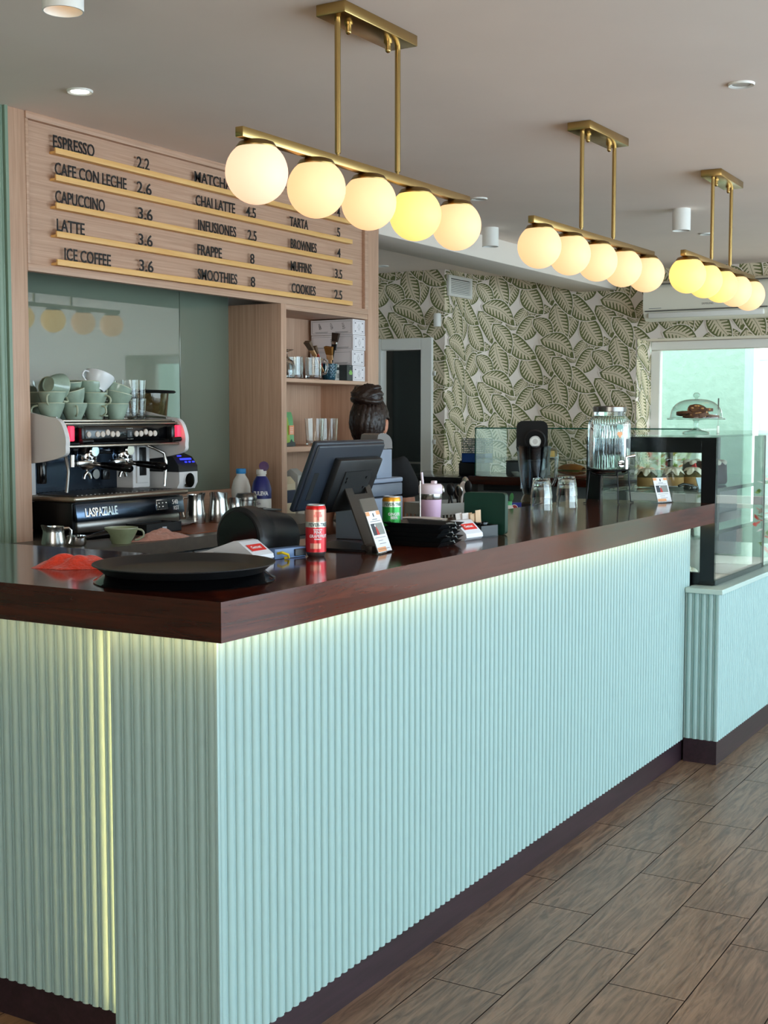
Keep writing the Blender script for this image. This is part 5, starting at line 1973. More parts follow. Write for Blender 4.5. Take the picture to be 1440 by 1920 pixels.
# POS monitor seen from behind
t = thing('pos_monitor', 'dark till monitor on a folded metal stand, seen from behind', 'monitor', (1.015, 0.33, ZB))
ang = math.atan2(0.08, 0.187)
MM = T(0, 0, 0.2915, rx=ang) @ T(0, 0, 0)       # top edge; panel hangs down local -z
MM = Matrix.Translation((0, 0.0, 0.2915)) @ Matrix.Rotation(ang, 4, 'X')
H = 0.2035
g = G().box(-0.175, 0.0, -H, 0.175, 0.016, 0.0, bev=0.006, seg=3, M=MM)
g.box(-0.170, -0.008, -H + 0.006, 0.170, 0.004, -0.006, bev=0.006, seg=3, M=MM)
part('shell', g, 'monitor_shell', t)
g = G().box(-0.163, 0.0155, -H + 0.012, 0.163, 0.0175, -0.012, M=MM)
part('screen', g, 'black_gloss', t)
g = G().box(-0.075, -0.030, -H + 0.004, 0.145, -0.006, -0.042, bev=0.004, M=MM)
bk = part('rear_housing', g, 'black_plastic', t, 'black rear housing')
g = G().box(-0.035, -0.034, -H + 0.01, 0.105, -0.029, -0.075, bev=0.001, seg=1, M=MM)
for xx in (-0.02, 0.08):
    for zz in (-0.095, -0.105 - 0.02 * (xx > 0)):
        g.cyl(MM @ Vector((xx, -0.034, zz)), MM @ Vector((xx, -0.037, zz)), 0.004, 12)
part('mount_plate', g, 'black_matte', bk)
g = G().box(-0.150, -0.0092, -0.165, -0.128, -0.007, -0.085, bev=0.001, seg=1, M=MM)
part('vent_slot', g, 'black_matte', t)
A, B_, C_, D_ = (-0.005, 0.030, 0.180), (0.130, 0.030, 0.180), (0.025, -0.100, 0.012), (-0.080, -0.090, 0.012)
g = G()
# folded sheet stand: hinge roll, leaning leg with a slot, curled foot, base plate
def sheet(P, th=0.004):
    a, b, c, d = [Vector(p) for p in P]
    nn = (b - a).cross(d - a).normalized() * th
    g.add([a, b, c, d, a + nn, b + nn, c + nn, d + nn], [(0, 3, 2, 1), (4, 5, 6, 7), (0, 1, 5, 4), (1, 2, 6, 5), (2, 3, 7, 6), (3, 0, 4, 7)])


A, B_, C_, D_ = [Vector(p) for p in (A, B_, C_, D_)]


def lp(u, v):
    return (A.lerp(B_, u)).lerp(D_.lerp(C_, u), v)


for u0, u1, v0, v1 in ((0, 1, 0, 0.10), (0, 0.28, 0.10, 0.20), (0.80, 1, 0.10, 0.20), (0, 1, 0.20, 1.0)):
    sheet((lp(u0, v0), lp(u1, v0), lp(u1, v1), lp(u0, v1)))
g.tube([A + Vector((0, 0.003, 0.001)), B_ + Vector((0, 0.003, 0.001))], 0.007, 14)
g.tube([D_ + Vector((0, 0.006, -0.001)), C_ + Vector((0, 0.006, -0.001))], 0.010, 14)
part('stand_leg', g, 'charcoal_metal', t)
g = G().prism([(-0.085, -0.09), (0.03, -0.10), (0.10, 0.12), (-0.10, 0.12)], 0, 0.006, bev=0.001, seg=1)
part('stand_base', g, 'black_plastic', t)
g = G().box(-0.085, -0.112, 0, -0.035, -0.088, 0.018, bev=0.006)
part('foot_tab', g, 'charcoal_metal', t)
g = G().text('SAM4S', 0.02, frame(lp(0.42, 0.62) - Vector((0, 0.004, -0.003)), B_ - A, A - D_, (B_ - A).cross(A - D_)), bold=0.0006)
part('lettering', g, 'paper_white', t)

# grey cash recycler behind the monitor
t = thing('cash_recycler', 'grey stepped cash recycler standing behind the monitor', 'cash machine', (1.27, 0.42, ZB))
g = G().box(-0.05, 0.0, 0.0, 0.178, 0.10, 0.118, bev=0.004)
part('lower_housing', g, 'cash_grey', t)
g = G().box(-0.05, 0.001, 0.122, 0.178, 0.10, 0.160, bev=0.004)
part('drawer_band', g, 'cash_dark', t)
g = G().box(-0.05, 0.0, 0.161, 0.180, 0.10, 0.176, bev=0.005)
part('ledge', g, 'cash_grey', t)
g = G().box(0.03, 0.004, 0.176, 0.118, 0.06, 0.262, bev=0.002)
part('upper_housing', g, 'cash_grey', t)
sec = [(0.03, 0.264), (0.1185, 0.264), (0.117, 0.282)] + [(0.062 + 0.055 * math.cos(a), 0.280 + 0.030 * math.sin(a)) for a in [0.1 + (PI / 2 - 0.1) * k / 8 for k in range(9)]] + [(0.05, 0.310), (0.036, 0.306), (0.03, 0.290)]
g = G().prism(sec, -0.062, -0.003, M=frame((0, 0, 0), (1, 0, 0), (0, 0, 1), (0, -1, 0)), bev=0.003)
part('hood', g, 'cash_top', t, 'brown grey curved hood')


# cans
def can(name, label, loc, th0, kind):
    t = thing(name, label, 'can', loc)
    r = 0.0265
    g = G().lathe([(0, 0.003), (0.018, 0.001), (0.021, 0.0), (0.0235, 0.004), (r, 0.012), (r, 0.122), (0.0235, 0.130), (0.0225, 0.134), (0.0215, 0.131), (0, 0.130)], 40)
    part('can_body', g, 'aluminium', t)
    R1 = r + 0.0003
    bands, txt = kind
    for z0, z1, m, nm in bands:
        pts = [(R1, z0), (R1, z1)]
        if z1 > 0.122:
            pts = [(R1, z0), (R1, 0.1225), (0.0243, z1)]
        part(nm, G().lathe(pts, 40), m, t)
    for s, size, z, m, off, sx in txt:
        g = G().text(s, size, I4, sx=sx, align='CENTER', bold=0.0003, mapf=wrap(r, th0 + off, z, 0.0008))
        part('lettering', g, m, t)
    return t, r


TC_ = math.atan2(-1.543 - 0.30, -1.986 - 0.79)
t, r = can('drink_can', 'red and pink drink can standing in front of the monitor', (0.79, 0.303, ZB), TC_,
           ([(0.012, 0.076, 'can_red', 'lower_print'), (0.076, 0.090, 'can_silver', 'name_band'), (0.090, 0.122, 'can_pink', 'upper_print'), (0.1215, 0.131, 'can_foil_red', 'foil_top')],
            [('FEVER-TREE', 0.0125, 0.0785, 'print_dark', 0.30, 0.85), ('PINK', 0.0115, 0.0595, 'box_white', 0.20, 0.85), ('GRAPEFRUIT', 0.0105, 0.0500, 'box_white', 0.30, 0.85), ('SPARKLING', 0.0045, 0.0690, 'box_white', 0.20, 1), ('PREMIUM', 0.0045, 0.0440, 'box_white', 0.20, 1)]))
g = G()
for i in range(4):
    for k in range(-3 + i // 2, 4 - i // 2):
        g.box(k * 0.0032 - 0.0011, i * 0.0034, 0, k * 0.0032 + 0.0011, i * 0.0034 + 0.0022, 0.0002)
g.box(-0.0012, -0.009, 0, 0.0012, 0.0, 0.0002)
g.v = [wrap(r, TC_ + 0.22, 0.103, 0.0005)(*v) for v in g.v]
part('tree_print', g, 'can_red', t)
g = G().box(-0.014, 0.0, 0, 0.014, 0.016, 0.0002)
g2 = []
g = G()
for k in range(6):
    g.box(-0.014 + k * 0.0047, 0.0, 0, -0.0093 + k * 0.0047, 0.014, 0.0002)
g.v = [wrap(r, TC_ - 0.05, 0.021, 0.0005)(*v) for v in g.v]
part('print_panel', g, 'can_pink', t)
TC2 = math.atan2(-1.543 - 0.31, -1.986 - 1.19)
can('drink_can', 'green drink can with a gold top behind the leaning menu card', (1.19, 0.31, ZB), TC2,
    ([(0.012, 0.034, 'can_dark_green', 'base_print'), (0.034, 0.038, 'can_orange', 'gold_line'), (0.038, 0.104, 'can_green', 'lower_print'), (0.104, 0.120, 'can_silver', 'name_band'), (0.1195, 0.131, 'can_orange', 'foil_top')],
     [('FEVER-TREE', 0.0125, 0.1075, 'can_dark_green', 0.25, 0.85), ('GINGER', 0.0115, 0.080, 'box_white', 0.30, 0.85), ('BEER', 0.0115, 0.070, 'box_white', 0.30, 0.85)]))


# acrylic card holders
def card_holder(label, loc, rz, w, h, lean):
    t = thing('card_holder', label, 'menu card', loc, rz, 'acrylic card holders on the bar')
    M = Matrix.Rotation(-lean, 4, 'X')
    M = Matrix.Translation((0, -0.006, 0.0012)) @ Matrix.Rotation(-lean, 4, 'X') @ frame((0, 0, 0), (1, 0, 0), (0, 0, 1), (0, -1, 0))
    g = G().box(-w / 2, 0, -0.003, w / 2, h, 0.0, M=M).box(-w / 2, -0.002, -0.003, w / 2, 0.001, 0.006, M=M)
    a = M @ Vector((0, h * 0.25, -0.003))
    g.box(-w / 2, 0.0, 0.0, w / 2, 0.03, 0.003)
    part('acrylic_stand', g, 'acrylic', t)
    g = G()
    ch = h * 0.76
    g.box(-w * 0.46, 0.002, 0.0003, w * 0.46, ch, 0.0010, mi=0, M=M)
    for sx in (-1, 1):
        g.box(sx * w * 0.34 - w * 0.12, ch - 0.012, 0.001, sx * w * 0.34 + w * 0.12, ch - 0.001, 0.0013, mi=1, M=M)
    g.box(-0.003, ch - 0.016, 0.001, 0.003, ch - 0.006, 0.0014, mi=3, M=M)
    g.box(-w * 0.16, ch - 0.024, 0.001, w * 0.16, ch - 0.022, 0.0013, mi=4, M=M)
    g.box(-w * 0.34, ch - 0.029, 0.001, w * 0.34, ch - 0.0275, 0.0013, mi=4, M=M)
    y1, y0 = ch - 0.034, ch - 0.034 - h * 0.21
    g.box(-w * 0.38, y0, 0.001, w * 0.38, y1, 0.0013, mi=5, M=M)
    g.box(-w * 0.38, y0, 0.0013, -w * 0.14, y1, 0.0015, mi=3, M=M)
    g.prism([(-w * 0.16, y0), (w * 0.02, y0), (-w * 0.02, y0 + 0.014), (-w * 0.10, y1 - 0.006)], 0.0014, 0.0017, 2, M=M)
    g.lathe([(0, 0.0018), (0.0035, 0.0017)], 12, 0, M=M @ T(-w * 0.13, y1 - 0.006, 0))
    for k, (a0, a1) in enumerate(((-0.36, 0.34), (-0.22, 0.10), (-0.20, 0.24), (-0.38, 0.36), (0.05, 0.38))):
        yy = y0 - 0.008 - 0.0085 * k - (0.006 if k > 2 else 0)
        g.box(w * a0, yy, 0.001, w * a1, yy + 0.0014, 0.0013, mi=4, M=M)
    g.box(-w * 0.44, 0.004, 0.001, w * 0.12, 0.016, 0.0013, mi=1, M=M)
    part('card', g, ['paper_white', 'print_orange', 'print_red', 'print_dark', 'print_grey', 'print_mid'], t, 'printed card')
    return t


card_holder('acrylic holder with a printed card leaning in front of the green can', (0.945, 0.192, ZB), R_(6), 0.092, 0.152, 0.36)
card_holder('acrylic holder with printed card at the far bar end by the display case', (3.255, 0.195, ZB), R_(-27), 0.085, 0.142, 0.34)

# stacked bill trays
TL = ['bottom', 'second from the bottom', 'third from the bottom', 'fourth from the bottom', 'top']
for i in range(5):
    t = thing('bill_tray', 'rectangular black bill tray, %s of the stack of five' % TL[i], 'tray', (1.19 + (0, 0.004, -0.002, 0.003, 0.002)[i], 0.212 + (0, -0.004, 0.003, -0.003, -0.006)[i], ZB + 0.0125 * i), R_((0, 1, -1, 1.5, -2)[i]), 'bill trays stacked on the bar')
    g = G()
    w0, d0, w1, d1, hh = 0.050, 0.078, 0.064, 0.096, 0.014
    lo = [(-w0, -d0, 0.0), (w0, -d0, 0.0), (w0, d0, 0.0), (-w0, d0, 0.0)]
    hi = [(-w1, -d1, hh), (w1, -d1, hh), (w1, d1, hh), (-w1, d1, hh)]
    li = [(x * 0.97, y * 0.97, 0.0015) for x, y, z in lo]
    hi2 = [(x * 0.965, y * 0.975, hh) for x, y, z in hi]
    V = lo + hi + hi2 + li
    F = [(3, 2, 1, 0), (12, 13, 14, 15)]
    for a, b in ((0, 4), (4, 8), (8, 12)):
        F += [(a + k, a + (k + 1) % 4, b + (k + 1) % 4, b + k) for k in range(4)]
    g.add(V, F)
    part('tray', g, 'black_tray', t, sharp=20)
    g = G().tube([(0.0, -d1 + 0.004, hh + 0.001), (0.0, -d1 - 0.006, hh + 0.002), (0.0, -d1 - 0.010, hh - 0.004), (0.0, -d1 + 0.012, 0.004)], 0.003, 8).box(-0.012, -d1 - 0.002, hh - 0.001, 0.012, -d1 + 0.018, hh + 0.001)
    part('bill_clip', g, 'acrylic', t)

# sugar caddy with sachets
t = thing('sugar_caddy', 'black sachet caddy in front of the green menu stand', 'caddy', (1.497, 0.187, ZB), R_(-14))
g = G()
for c in ((-0.04, -0.045, -0.036, 0.045), (0.036, -0.045, 0.04, 0.045), (-0.04, -0.045, 0.04, -0.041), (-0.04, 0.041, 0.04, 0.045), (-0.04, 0.012, 0.04, 0.016)):
    g.box(c[0], c[1], 0, c[2], c[3], 0.036, bev=0.001, seg=1)
g.box(-0.04, -0.045, 0, 0.04, 0.045, 0.004)
part('tray', g, 'black_plastic', t)
g = G().lathe([(0.016, 0.002), (0.02, 0.004), (0.022, 0.044), (0.020, 0.044), (0.018, 0.006)], 20, M=T(0.0, -0.012, 0.0))
part('cup_holder', g, 'black_gloss', t)
SA = [('sachet_white', 'plain white sugar sachet, leftmost in the black caddy'), ('sachet_red', 'white and red sugar sachet in the black caddy'), ('sachet_brown', 'brown sugar sachet next to the white and red one in the caddy'),
      ('sachet_brown', 'brown sugar sachet in the middle of the caddy row'), ('sachet_brown', 'wide brown sugar sachet at the right of the caddy row, standing tallest'), ('sachet_white', 'white sachet low at the right side of the black caddy')]
SP = [(1.470, 0.228), (1.478, 0.216), (1.489, 0.205), (1.494, 0.198), (1.500, 0.186), (1.513, 0.160)]
for k, (m, l) in enumerate(SA):
    g = G()
    hh = (0.066, 0.066, 0.066, 0.065, 0.075, 0.034)[k]
    g.add([(-0.010, 0, 0), (0.010, 0, 0), (0.010, 0, hh), (-0.010, 0, hh), (0, -0.003, hh * 0.15), (0, -0.003, hh * 0.85), (0, 0.003, hh * 0.15), (0, 0.003, hh * 0.85)],
          [(0, 1, 4), (1, 2, 5, 4), (2, 3, 5), (3, 0, 4, 5), (1, 0, 6), (2, 1, 6, 7), (3, 2, 7), (0, 3, 7, 6)], [0, 0, 0, 0, 0, 0, 0, 0] if k != 1 else [1, 0, 0, 0, 1, 0, 0, 0])
    if k == 1:
        g.box(-0.009, -0.0034, 0.006, 0.009, -0.0020, 0.030, 1)
    mats = [m] if k != 1 else ['sachet_white', 'sachet_red']
    o = solo('sugar_sachet', g, mats, l, 'sachet', (SP[k][0], SP[k][1], ZB + 0.005), R_(-50), 'sugar sachets in the caddy')
    o.rotation_euler = (R_((-3, 2, -4, 5, 3, -8)[k]), R_((-9, -5, -6, -8, -5, -20)[k]), R_(-48 + 5 * k))

g = G().prism(round_rect(0.135, 0.128, 0.012), -0.012, 0.012, M=FX((0, 0, 0.064)), bev=0.003)
t = solo('menu_stand', g, 'menu_green', 'dark green rounded menu stand on the bar behind the black caddy', 'menu stand', (1.580, 0.202, ZB), R_(4))

# pink lidded tumbler, spike with receipts
t = thing('lidded_tumbler', 'pink insulated tumbler with lid and straw behind the bill trays', 'tumbler', (1.79, 0.51, ZB))
g = G().lathe([(0, 0), (0.031, 0), (0.033, 0.004), (0.037, 0.085), (0, 0.085)], 32)
part('body', g, 'tumbler_pink', t)
g = G().lathe([(0.037, 0.085), (0.0385, 0.088), (0.0385, 0.104), (0, 0.104)], 32)
part('steel_band', g, 'steel', t)
g = G().lathe([(0.0385, 0.104), (0.040, 0.108), (0.039, 0.130), (0.034, 0.136), (0, 0.137)], 32).box(0.015, -0.008, 0.130, 0.034, 0.008, 0.146, bev=0.003)
part('lid', g, 'tumbler_lid', t)
g = G().cyl((-0.018, 0.018, 0.12), (-0.022, 0.022, 0.175), 0.0045, 12)
part('straw', g, 'tumbler_lid', t)
t = thing('receipt_spike', 'metal receipt spike with a pile of papers behind the bill trays', 'receipt spike', (1.62, 0.455, ZB))
g = G().lathe([(0, 0), (0.035, 0), (0.035, 0.004), (0, 0.005)], 24).cyl((0, 0, 0.004), (0, 0, 0.155), 0.0018, 8)
part('spike', g, 'steel', t)
R = random.Random(9)
g = G()
for k in range(26):
    a = R.uniform(-0.5, 0.5)
    w, l = R.uniform(0.035, 0.045), R.uniform(0.05, 0.075)
    z = 0.006 + k * 0.0013
    M = T(R.uniform(-0.008, 0.008), R.uniform(-0.012, 0.012), z, rz=a)
    n = 5
    V = [(w * sx, l * (q / n - 0.5) * 2, 0.006 * (abs(q / n - 0.5) * 2) ** 2 * R.uniform(-1, 0.2)) for q in range(n + 1) for sx in (-1, 1)]
    g.add(V, [(2 * q, 2 * q + 1, 2 * q + 3, 2 * q + 2) for q in range(n)], 0, M)
part('receipts', g, 'sachet_white', t, smooth=False)

# stacked tumblers
GL = [('bottom', 0), ('middle', 1), ('top', 2)]
sg = None
for nm, x, y in (('nearer stack, left of the other', 2.602, 0.465), ('farther stack, beside the water dispenser', 2.782, 0.435)):
    for w, k in GL:
        l = 'upside down glass tumbler, %s of the %s' % (w, nm)
        loc = (x, y, ZB + 0.0765 + 0.0235 * k)
        if sg is None:
            sg = tumbler('glass_tumbler', l, 0.0335, 0.0428, 0.076, 'clear_glass', 'glass', 'tumblers stacked on the bar', wall=0.0025, seg=40, facets=10)
            sg.location = loc
            sg.rotation_euler = (PI, 0, 0)
        else:
            dup(sg, loc, l, rot=(PI, 0, 0.3 * k))

# water dispenser on a wire stand
t = thing('water_dispenser', 'ribbed glass water dispenser with a tap on a black wire stand', 'drink dispenser', (3.11, 0.385, ZB))
zb = 0.122
def ribs(g, r, z0, z1, n=46, d=0.0045):
    for i, v in enumerate(g.v):
        rr = math.hypot(v[0], v[1])
        if abs(rr - r) < 0.0006 and z0 <= v[2] <= z1:
            f = 1 - d / r * (0.5 + 0.5 * math.cos(n * math.atan2(v[1], v[0])))
            g.v[i] = (v[0] * f, v[1] * f, v[2])


out = [(0, zb + 0.004), (0.058, zb), (0.072, zb + 0.006), (0.083, zb + 0.022), (0.087, zb + 0.030), (0.087, zb + 0.205), (0.087, zb + 0.2051), (0.083, zb + 0.222), (0.070, zb + 0.236), (0.064, zb + 0.240), (0.0635, zb + 0.262), (0.0615, zb + 0.262)]
inn = [(0.0615, zb + 0.240), (0.068, zb + 0.233), (0.080, zb + 0.220), (0.0835, zb + 0.205), (0.0835, zb + 0.030), (0.079, zb + 0.020), (0.056, zb + 0.008), (0, zb + 0.010)]
g = G().lathe(out, 184)
ribs(g, 0.087, zb + 0.029, zb + 0.2055)
g.lathe(inn, 64)
jar = part('jar', g, 'ribbed_glass', t)
g = G().lathe([(0, zb + 0.011), (0.055, zb + 0.009), (0.078, zb + 0.021), (0.083, zb + 0.031), (0.083, zb + 0.150), (0, zb + 0.150)], 64)
part('water', g, 'water', jar, 'clear water filling the lower part')
g = G().lathe([(0.066, zb + 0.256), (0.068, zb + 0.258), (0.068, zb + 0.276), (0.064, zb + 0.280), (0, zb + 0.281)], 48)
part('lid', g, 'steel_dark', t, 'metal screw lid')
ta = math.atan2(-1.543 - 0.385 , -1.986 - 3.11) + 0.55
d = Vector((math.cos(ta), math.sin(ta), 0))
p = d * 0.086 + Vector((0, 0, zb + 0.045))
g = G().cyl(p, p + d * 0.012, 0.013, 20).cyl(p + d * 0.012, p + d * 0.045, 0.007, 16)
q = p + d * 0.045
g.cyl(q + Vector((0, 0, 0.016)), q + Vector((0, 0, -0.020)), 0.0085, 16).cyl(q + Vector((0, 0, 0.016)), q + Vector((0, 0, 0.028)), 0.005, 12)
side = Vector((-d.y, d.x, 0))
g.tube([q + Vector((0, 0, 0.028)), q + side * 0.012 + Vector((0, 0, 0.030)), q + side * 0.04 + Vector((0, 0, 0.034))], [0.005, 0.005, 0.0065], 10)
part('tap', g, 'chrome', t, 'chrome tap')
g = G().prism(round_rect(0.030, 0.020, 0.0095), 0, 0.0006, 0)
g.v = [wrap(0.0875, ta - 0.05, zb + 0.195, 0.0012)(*v) for v in g.v]
g2 = G().prism([(-0.010, 0.010), (0.010, 0.010), (0.012, 0.0), (0.0, -0.016), (-0.012, 0.0)], 0, 0.0006, 1)
g2.v = [wrap(0.0875, ta - 0.05, zb + 0.165, 0.0012)(*v) for v in g2.v]
g.add(g2.v, g2.f, 1)
part('sticker', g, ['sticker_teal', 'print_orange'], jar, 'small rainbow sticker')
g = G().tube([(0.086 * math.cos(2 * PI * k / 40), 0.086 * math.sin(2 * PI * k / 40), zb + 0.018) for k in range(40)], 0.0022, 8, closed=True)
g.tube([(0.060 * math.cos(2 * PI * k / 32), 0.060 * math.sin(2 * PI * k / 32), zb - 0.003) for k in range(32)], 0.002, 8, closed=True)
part('ring', g, 'wire_black', t)
for k, a in enumerate((2.35, 0.75, -0.8, -2.37)):
    c, s = math.cos(a), math.sin(a)
    g = G().tube([(0.060 * c, 0.060 * s, zb - 0.003), (0.078 * c, 0.078 * s, zb), (0.086 * c, 0.086 * s, zb + 0.018), (0.087 * c, 0.087 * s, zb + 0.004), (0.098 * c, 0.098 * s, 0.02), (0.100 * c, 0.100 * s, 0.004), (0.112 * c, 0.112 * s, 0.003)], 0.0024, 8)
    part('leg', g, 'wire_black', t)


# ------------------------------------------------------------------ refrigerated display case
XS0, XS1, XS2 = 3.33, 4.08, 5.20
ZS0, ZS1 = 0.735, 1.352
t = thing('display_case', 'black framed glass cake display case at the end of the bar', 'display case', (0, 0, 0))
g = G()
fluted(g, (3.232, -0.056, 0.0), (1, 0, 0), (0, -1, 0), XS2 - 3.232, 0.10, 0.712)
g2 = G()
fluted(g, (3.232, -0.056, 0.0), (0, 1, 0), (-1, 0, 0), 0.147, 0.10, 0.712, pitch=0.029)
g.box(3.246, -0.042, 0.10, XS2, 0.088, 0.712).box(3.312, 0.088, 0.0, XS2, 0.57, 0.712)
part('base', g, 'mint_paint', t, 'mint fluted base')
g = G().box(3.222, -0.068, 0.712, XS2, 0.088, 0.733, bev=0.002, seg=1)
part('base_trim', g, 'mint_trim', t)
g = G().box(3.238, -0.050, 0.0, XS2, 0.09, 0.10)
part('plinth', g, 'plinth_wood', t, 'dark wooden plinth')
g = G()
for y0, y1, z0, z1 in ((0.0, 0.062, ZS0, ZS1), (0.505, 0.572, ZS0, ZS1), (0.062, 0.505, 1.288, ZS1), (0.062, 0.505, ZS0, 0.785)):
    g.box(XS0, y0, z0, XS0 + 0.03, y1, z1, bev=0.001, seg=1)
part('end_frame', g, 'frame_black', t)
g = G().box(XS0 + 0.012, 0.06, 0.78, XS0 + 0.018, 0.508, 1.29)
part('end_pane', g, 'case_glass', t)
g = G().box(XS0 + 0.002, -0.006, ZS0, XS1, -0.0005, ZS1).box(XS1 + 0.045, -0.006, ZS0, XS2, -0.0005, ZS1)
part('front_pane', g, 'case_glass', t, 'clear front glass')
g = G().box(XS0 - 0.004, -0.008, ZS1 + 0.0005, XS2, 0.575, ZS1 + 0.0105, bev=0.001, seg=1)
part('top_glass', g, 'case_glass', t)
g = G().box(XS1, -0.004, ZS0, XS1 + 0.042, 0.04, ZS1, bev=0.002, seg=1)
part('front_post', g, 'frame_black', t)
g = G().box(XS0 + 0.03, 0.0, ZS0 - 0.002, XS2, 0.57, ZS0 + 0.006)
part('deck', g, 'steel', t)
g = G().box(XS0 + 0.004, -0.004, ZS0, XS1, 0.012, ZS0 + 0.018, mi=0).box(XS0 + 0.03, 0.012, ZS0 + 0.006, XS1, 0.05, ZS0 + 0.028, mi=1)
part('lower_gasket', g, ['gasket', 'steel'], t)
for z in (1.115, 0.93):
    g = G().box(XS0 + 0.035, 0.07, z, XS2 - 0.1, 0.50, z + 0.008, mi=0, bev=0.001, seg=1)
    g.box(XS0 + 0.035, 0.062, z - 0.004, XS2 - 0.1, 0.072, z + 0.012, mi=1)
    part('shelf', g, ['case_glass', 'steel'], t, 'glass shelf')
g = G().box(XS2 - 0.04, 0.0, ZS0, XS2, 0.05, ZS1, mi=0).box(XS2 - 0.04, 0.52, ZS0, XS2, 0.57, ZS1).box(XS0 + 0.03, 0.545, ZS0, XS0 + 0.06, 0.57, ZS1).box(4.4, 0.545, ZS0, 4.44, 0.57, ZS1)
part('rear_posts', g, 'frame_black', t)
g = G().box(XS0 + 0.06, 0.552, ZS0, 4.4, 0.557, ZS1).box(4.44, 0.56, ZS0, XS2 - 0.04, 0.565, ZS1)
part('rear_doors', g, 'case_glass', t)


def plate(label, loc, r, mat='plate_white'):
    g = G().lathe([(0, 0.003), (r * 0.6, 0.003), (r * 0.95, 0.011), (r, 0.012), (r, 0.0095), (r * 0.65, 0.0), (0, 0.0)], 40)
    return solo('plate', g, mat, label, 'plate', loc, group='plates in the display case')


zs = 1.1234
plate('white plate holding the small cakes on the upper shelf of the display case', (3.70, 0.285, zs), 0.165)


def cake(label, loc, r, h, top='crumb', seed=1):
    t = thing('small_cake', label, 'cake', loc, seed * 0.7, 'small cakes on the upper shelf')
    R = random.Random(seed)
    g = G().lathe([(0, 0), (r * 0.96, 0), (r, 0.004), (r, h * 0.52), (r * 0.92, h * 0.54), (0, h * 0.54)], 36)
    part('crust', g, 'cake_crust', t)
    prof = [(r * 0.98, h * 0.52), (r * 0.97, h * 0.66), (r * 0.78, h * 0.80), (r * 0.5, h * 0.87), (0, h * 0.88)]
    g = G().lathe(prof, 36)
    g.v = [(x + R.uniform(-1, 1) * 0.0014, y + R.uniform(-1, 1) * 0.0014, z + R.uniform(-1, 1) * 0.0018) for x, y, z in g.v]
    part('filling', g, 'cake_crumb', t)
    n, rings = 60, 8
    V, F = [], []
    for i in range(rings + 1):
        for k in range(n):
            a = 2 * PI * k / n
            e = 0.92 + 0.15 * math.sin(5 * a + seed) + 0.06 * math.sin(11 * a)
            q = i / rings
            rr = r * q * e
            z = h * 0.90 + h * 0.16 * (1 - q * q) - (0.020 * max(0, q - 0.7) / 0.3 * (0.6 + 0.5 * math.sin(5 * a + seed)))
            V.append((rr * 1.02, 0, 0) if False else (rr * math.cos(a), rr * math.sin(a), z + 0.001 * math.sin(13 * a + 20 * q)))
    for i in range(rings):
        F += [(i * n + k, (i + 1) * n + k, (i + 1) * n + (k + 1) % n, i * n + (k + 1) % n) for k in range(n)]
    part('icing', G().add(V, F), 'cream_white', t, sharp=0)
    if top == 'berry':
        g = G().prism([(-0.018, 0), (0.016, 0.0), (-0.012, 0.022)], -0.004, 0.004, M=frame((0.0, 0, h * 1.0), (0.6, -0.8, 0), (0, 0, 1), (-0.8, -0.6, 0)), bev=0.002)
        part('strawberry', g, 'berry_red', t, 'red strawberry slice')
    return t


cake('small cake with white icing at the left of the plate, partly behind the card holder', (3.590, 0.385, zs + 0.004), 0.045, 0.078, seed=1)
cake('small cake with white icing and brown crumble in the middle of the plate', (3.655, 0.285, zs + 0.004), 0.045, 0.080, seed=2)
cake('small cake topped with a strawberry slice at the right of the plate', (3.715, 0.215, zs + 0.004), 0.047, 0.082, 'berry', seed=3)
cake('small cake with white icing behind the strawberry cake', (3.79, 0.335, zs + 0.004), 0.046, 0.078, seed=4)
g = G()
R = random.Random(4)
g.lathe([(0, 0), (0.10, 0), (0.105, 0.01), (0.10, 0.085), (0.085, 0.10), (0, 0.105)], 40)
g.v = [(x * (1 + R.uniform(-0.02, 0.02)), y * (1 + R.uniform(-0.02, 0.02)), z + R.uniform(-0.002, 0.002)) for x, y, z in g.v]
t = thing('chocolate_cake', 'dark chocolate cake with white cream blobs behind the small cakes', 'cake', (3.985, 0.245, zs + 0.004))
part('cake', g, 'chocolate', t, sharp=0)
g = G()
for k in range(9):
    a = 2 * PI * k / 9
    g.ball((0.085 * math.cos(a), 0.085 * math.sin(a), 0.098), 0.018, 14, 8, sq=(1, 1, 0.8))
part('cream_blobs', g, 'cream_white', t, sharp=0)
g = G().box(-0.035, -0.002, 0.0, 0.035, 0.002, 0.05, M=T(0, 0, 0.004, rx=-0.4)).box(-0.035, -0.002, 0.0, 0.035, 0.04, 0.004)
solo('price_stand', g, 'shelf_pad', 'blank pale price stand on the upper shelf beside the cake plate', 'price stand', (3.56, 0.115, zs + 0.0005), R_(-30))
g = G()
g.lathe([(0, 0), (0.028, 0.0), (0.030, 0.008), (0.028, 0.018), (0, 0.02)], 24).tube([(0.02, 0.0, 0.018), (-0.03, 0.015, 0.026), (-0.055, 0.02, 0.018)], 0.006, 10)
solo('cake_tongs', g, 'black_gloss', 'black utensil on the upper shelf below the cake plate', 'utensil', (3.47, 0.15, zs + 0.0005), R_(-20))
plate('white plate on the bottom deck of the display case', (3.50, 0.20, ZS0 + 0.0065), 0.10)
g = G()
R = random.Random(8)
for k in range(9):
    g.ball((R.uniform(-0.05, 0.05), R.uniform(-0.05, 0.05), R.uniform(0.012, 0.04)), R.uniform(0.018, 0.028), 14, 9, sq=(1, 1, 0.8))
solo('cream_pastry', g, 'cream_white', 'white cream pastry low in the display case near its front corner', 'pastry', (3.49, 0.18, ZS0 + 0.012), sharp=0)
g = G().lathe([(0, 0), (0.055, 0), (0.06, 0.01), (0.06, 0.05), (0.045, 0.065), (0, 0.07)], 32)
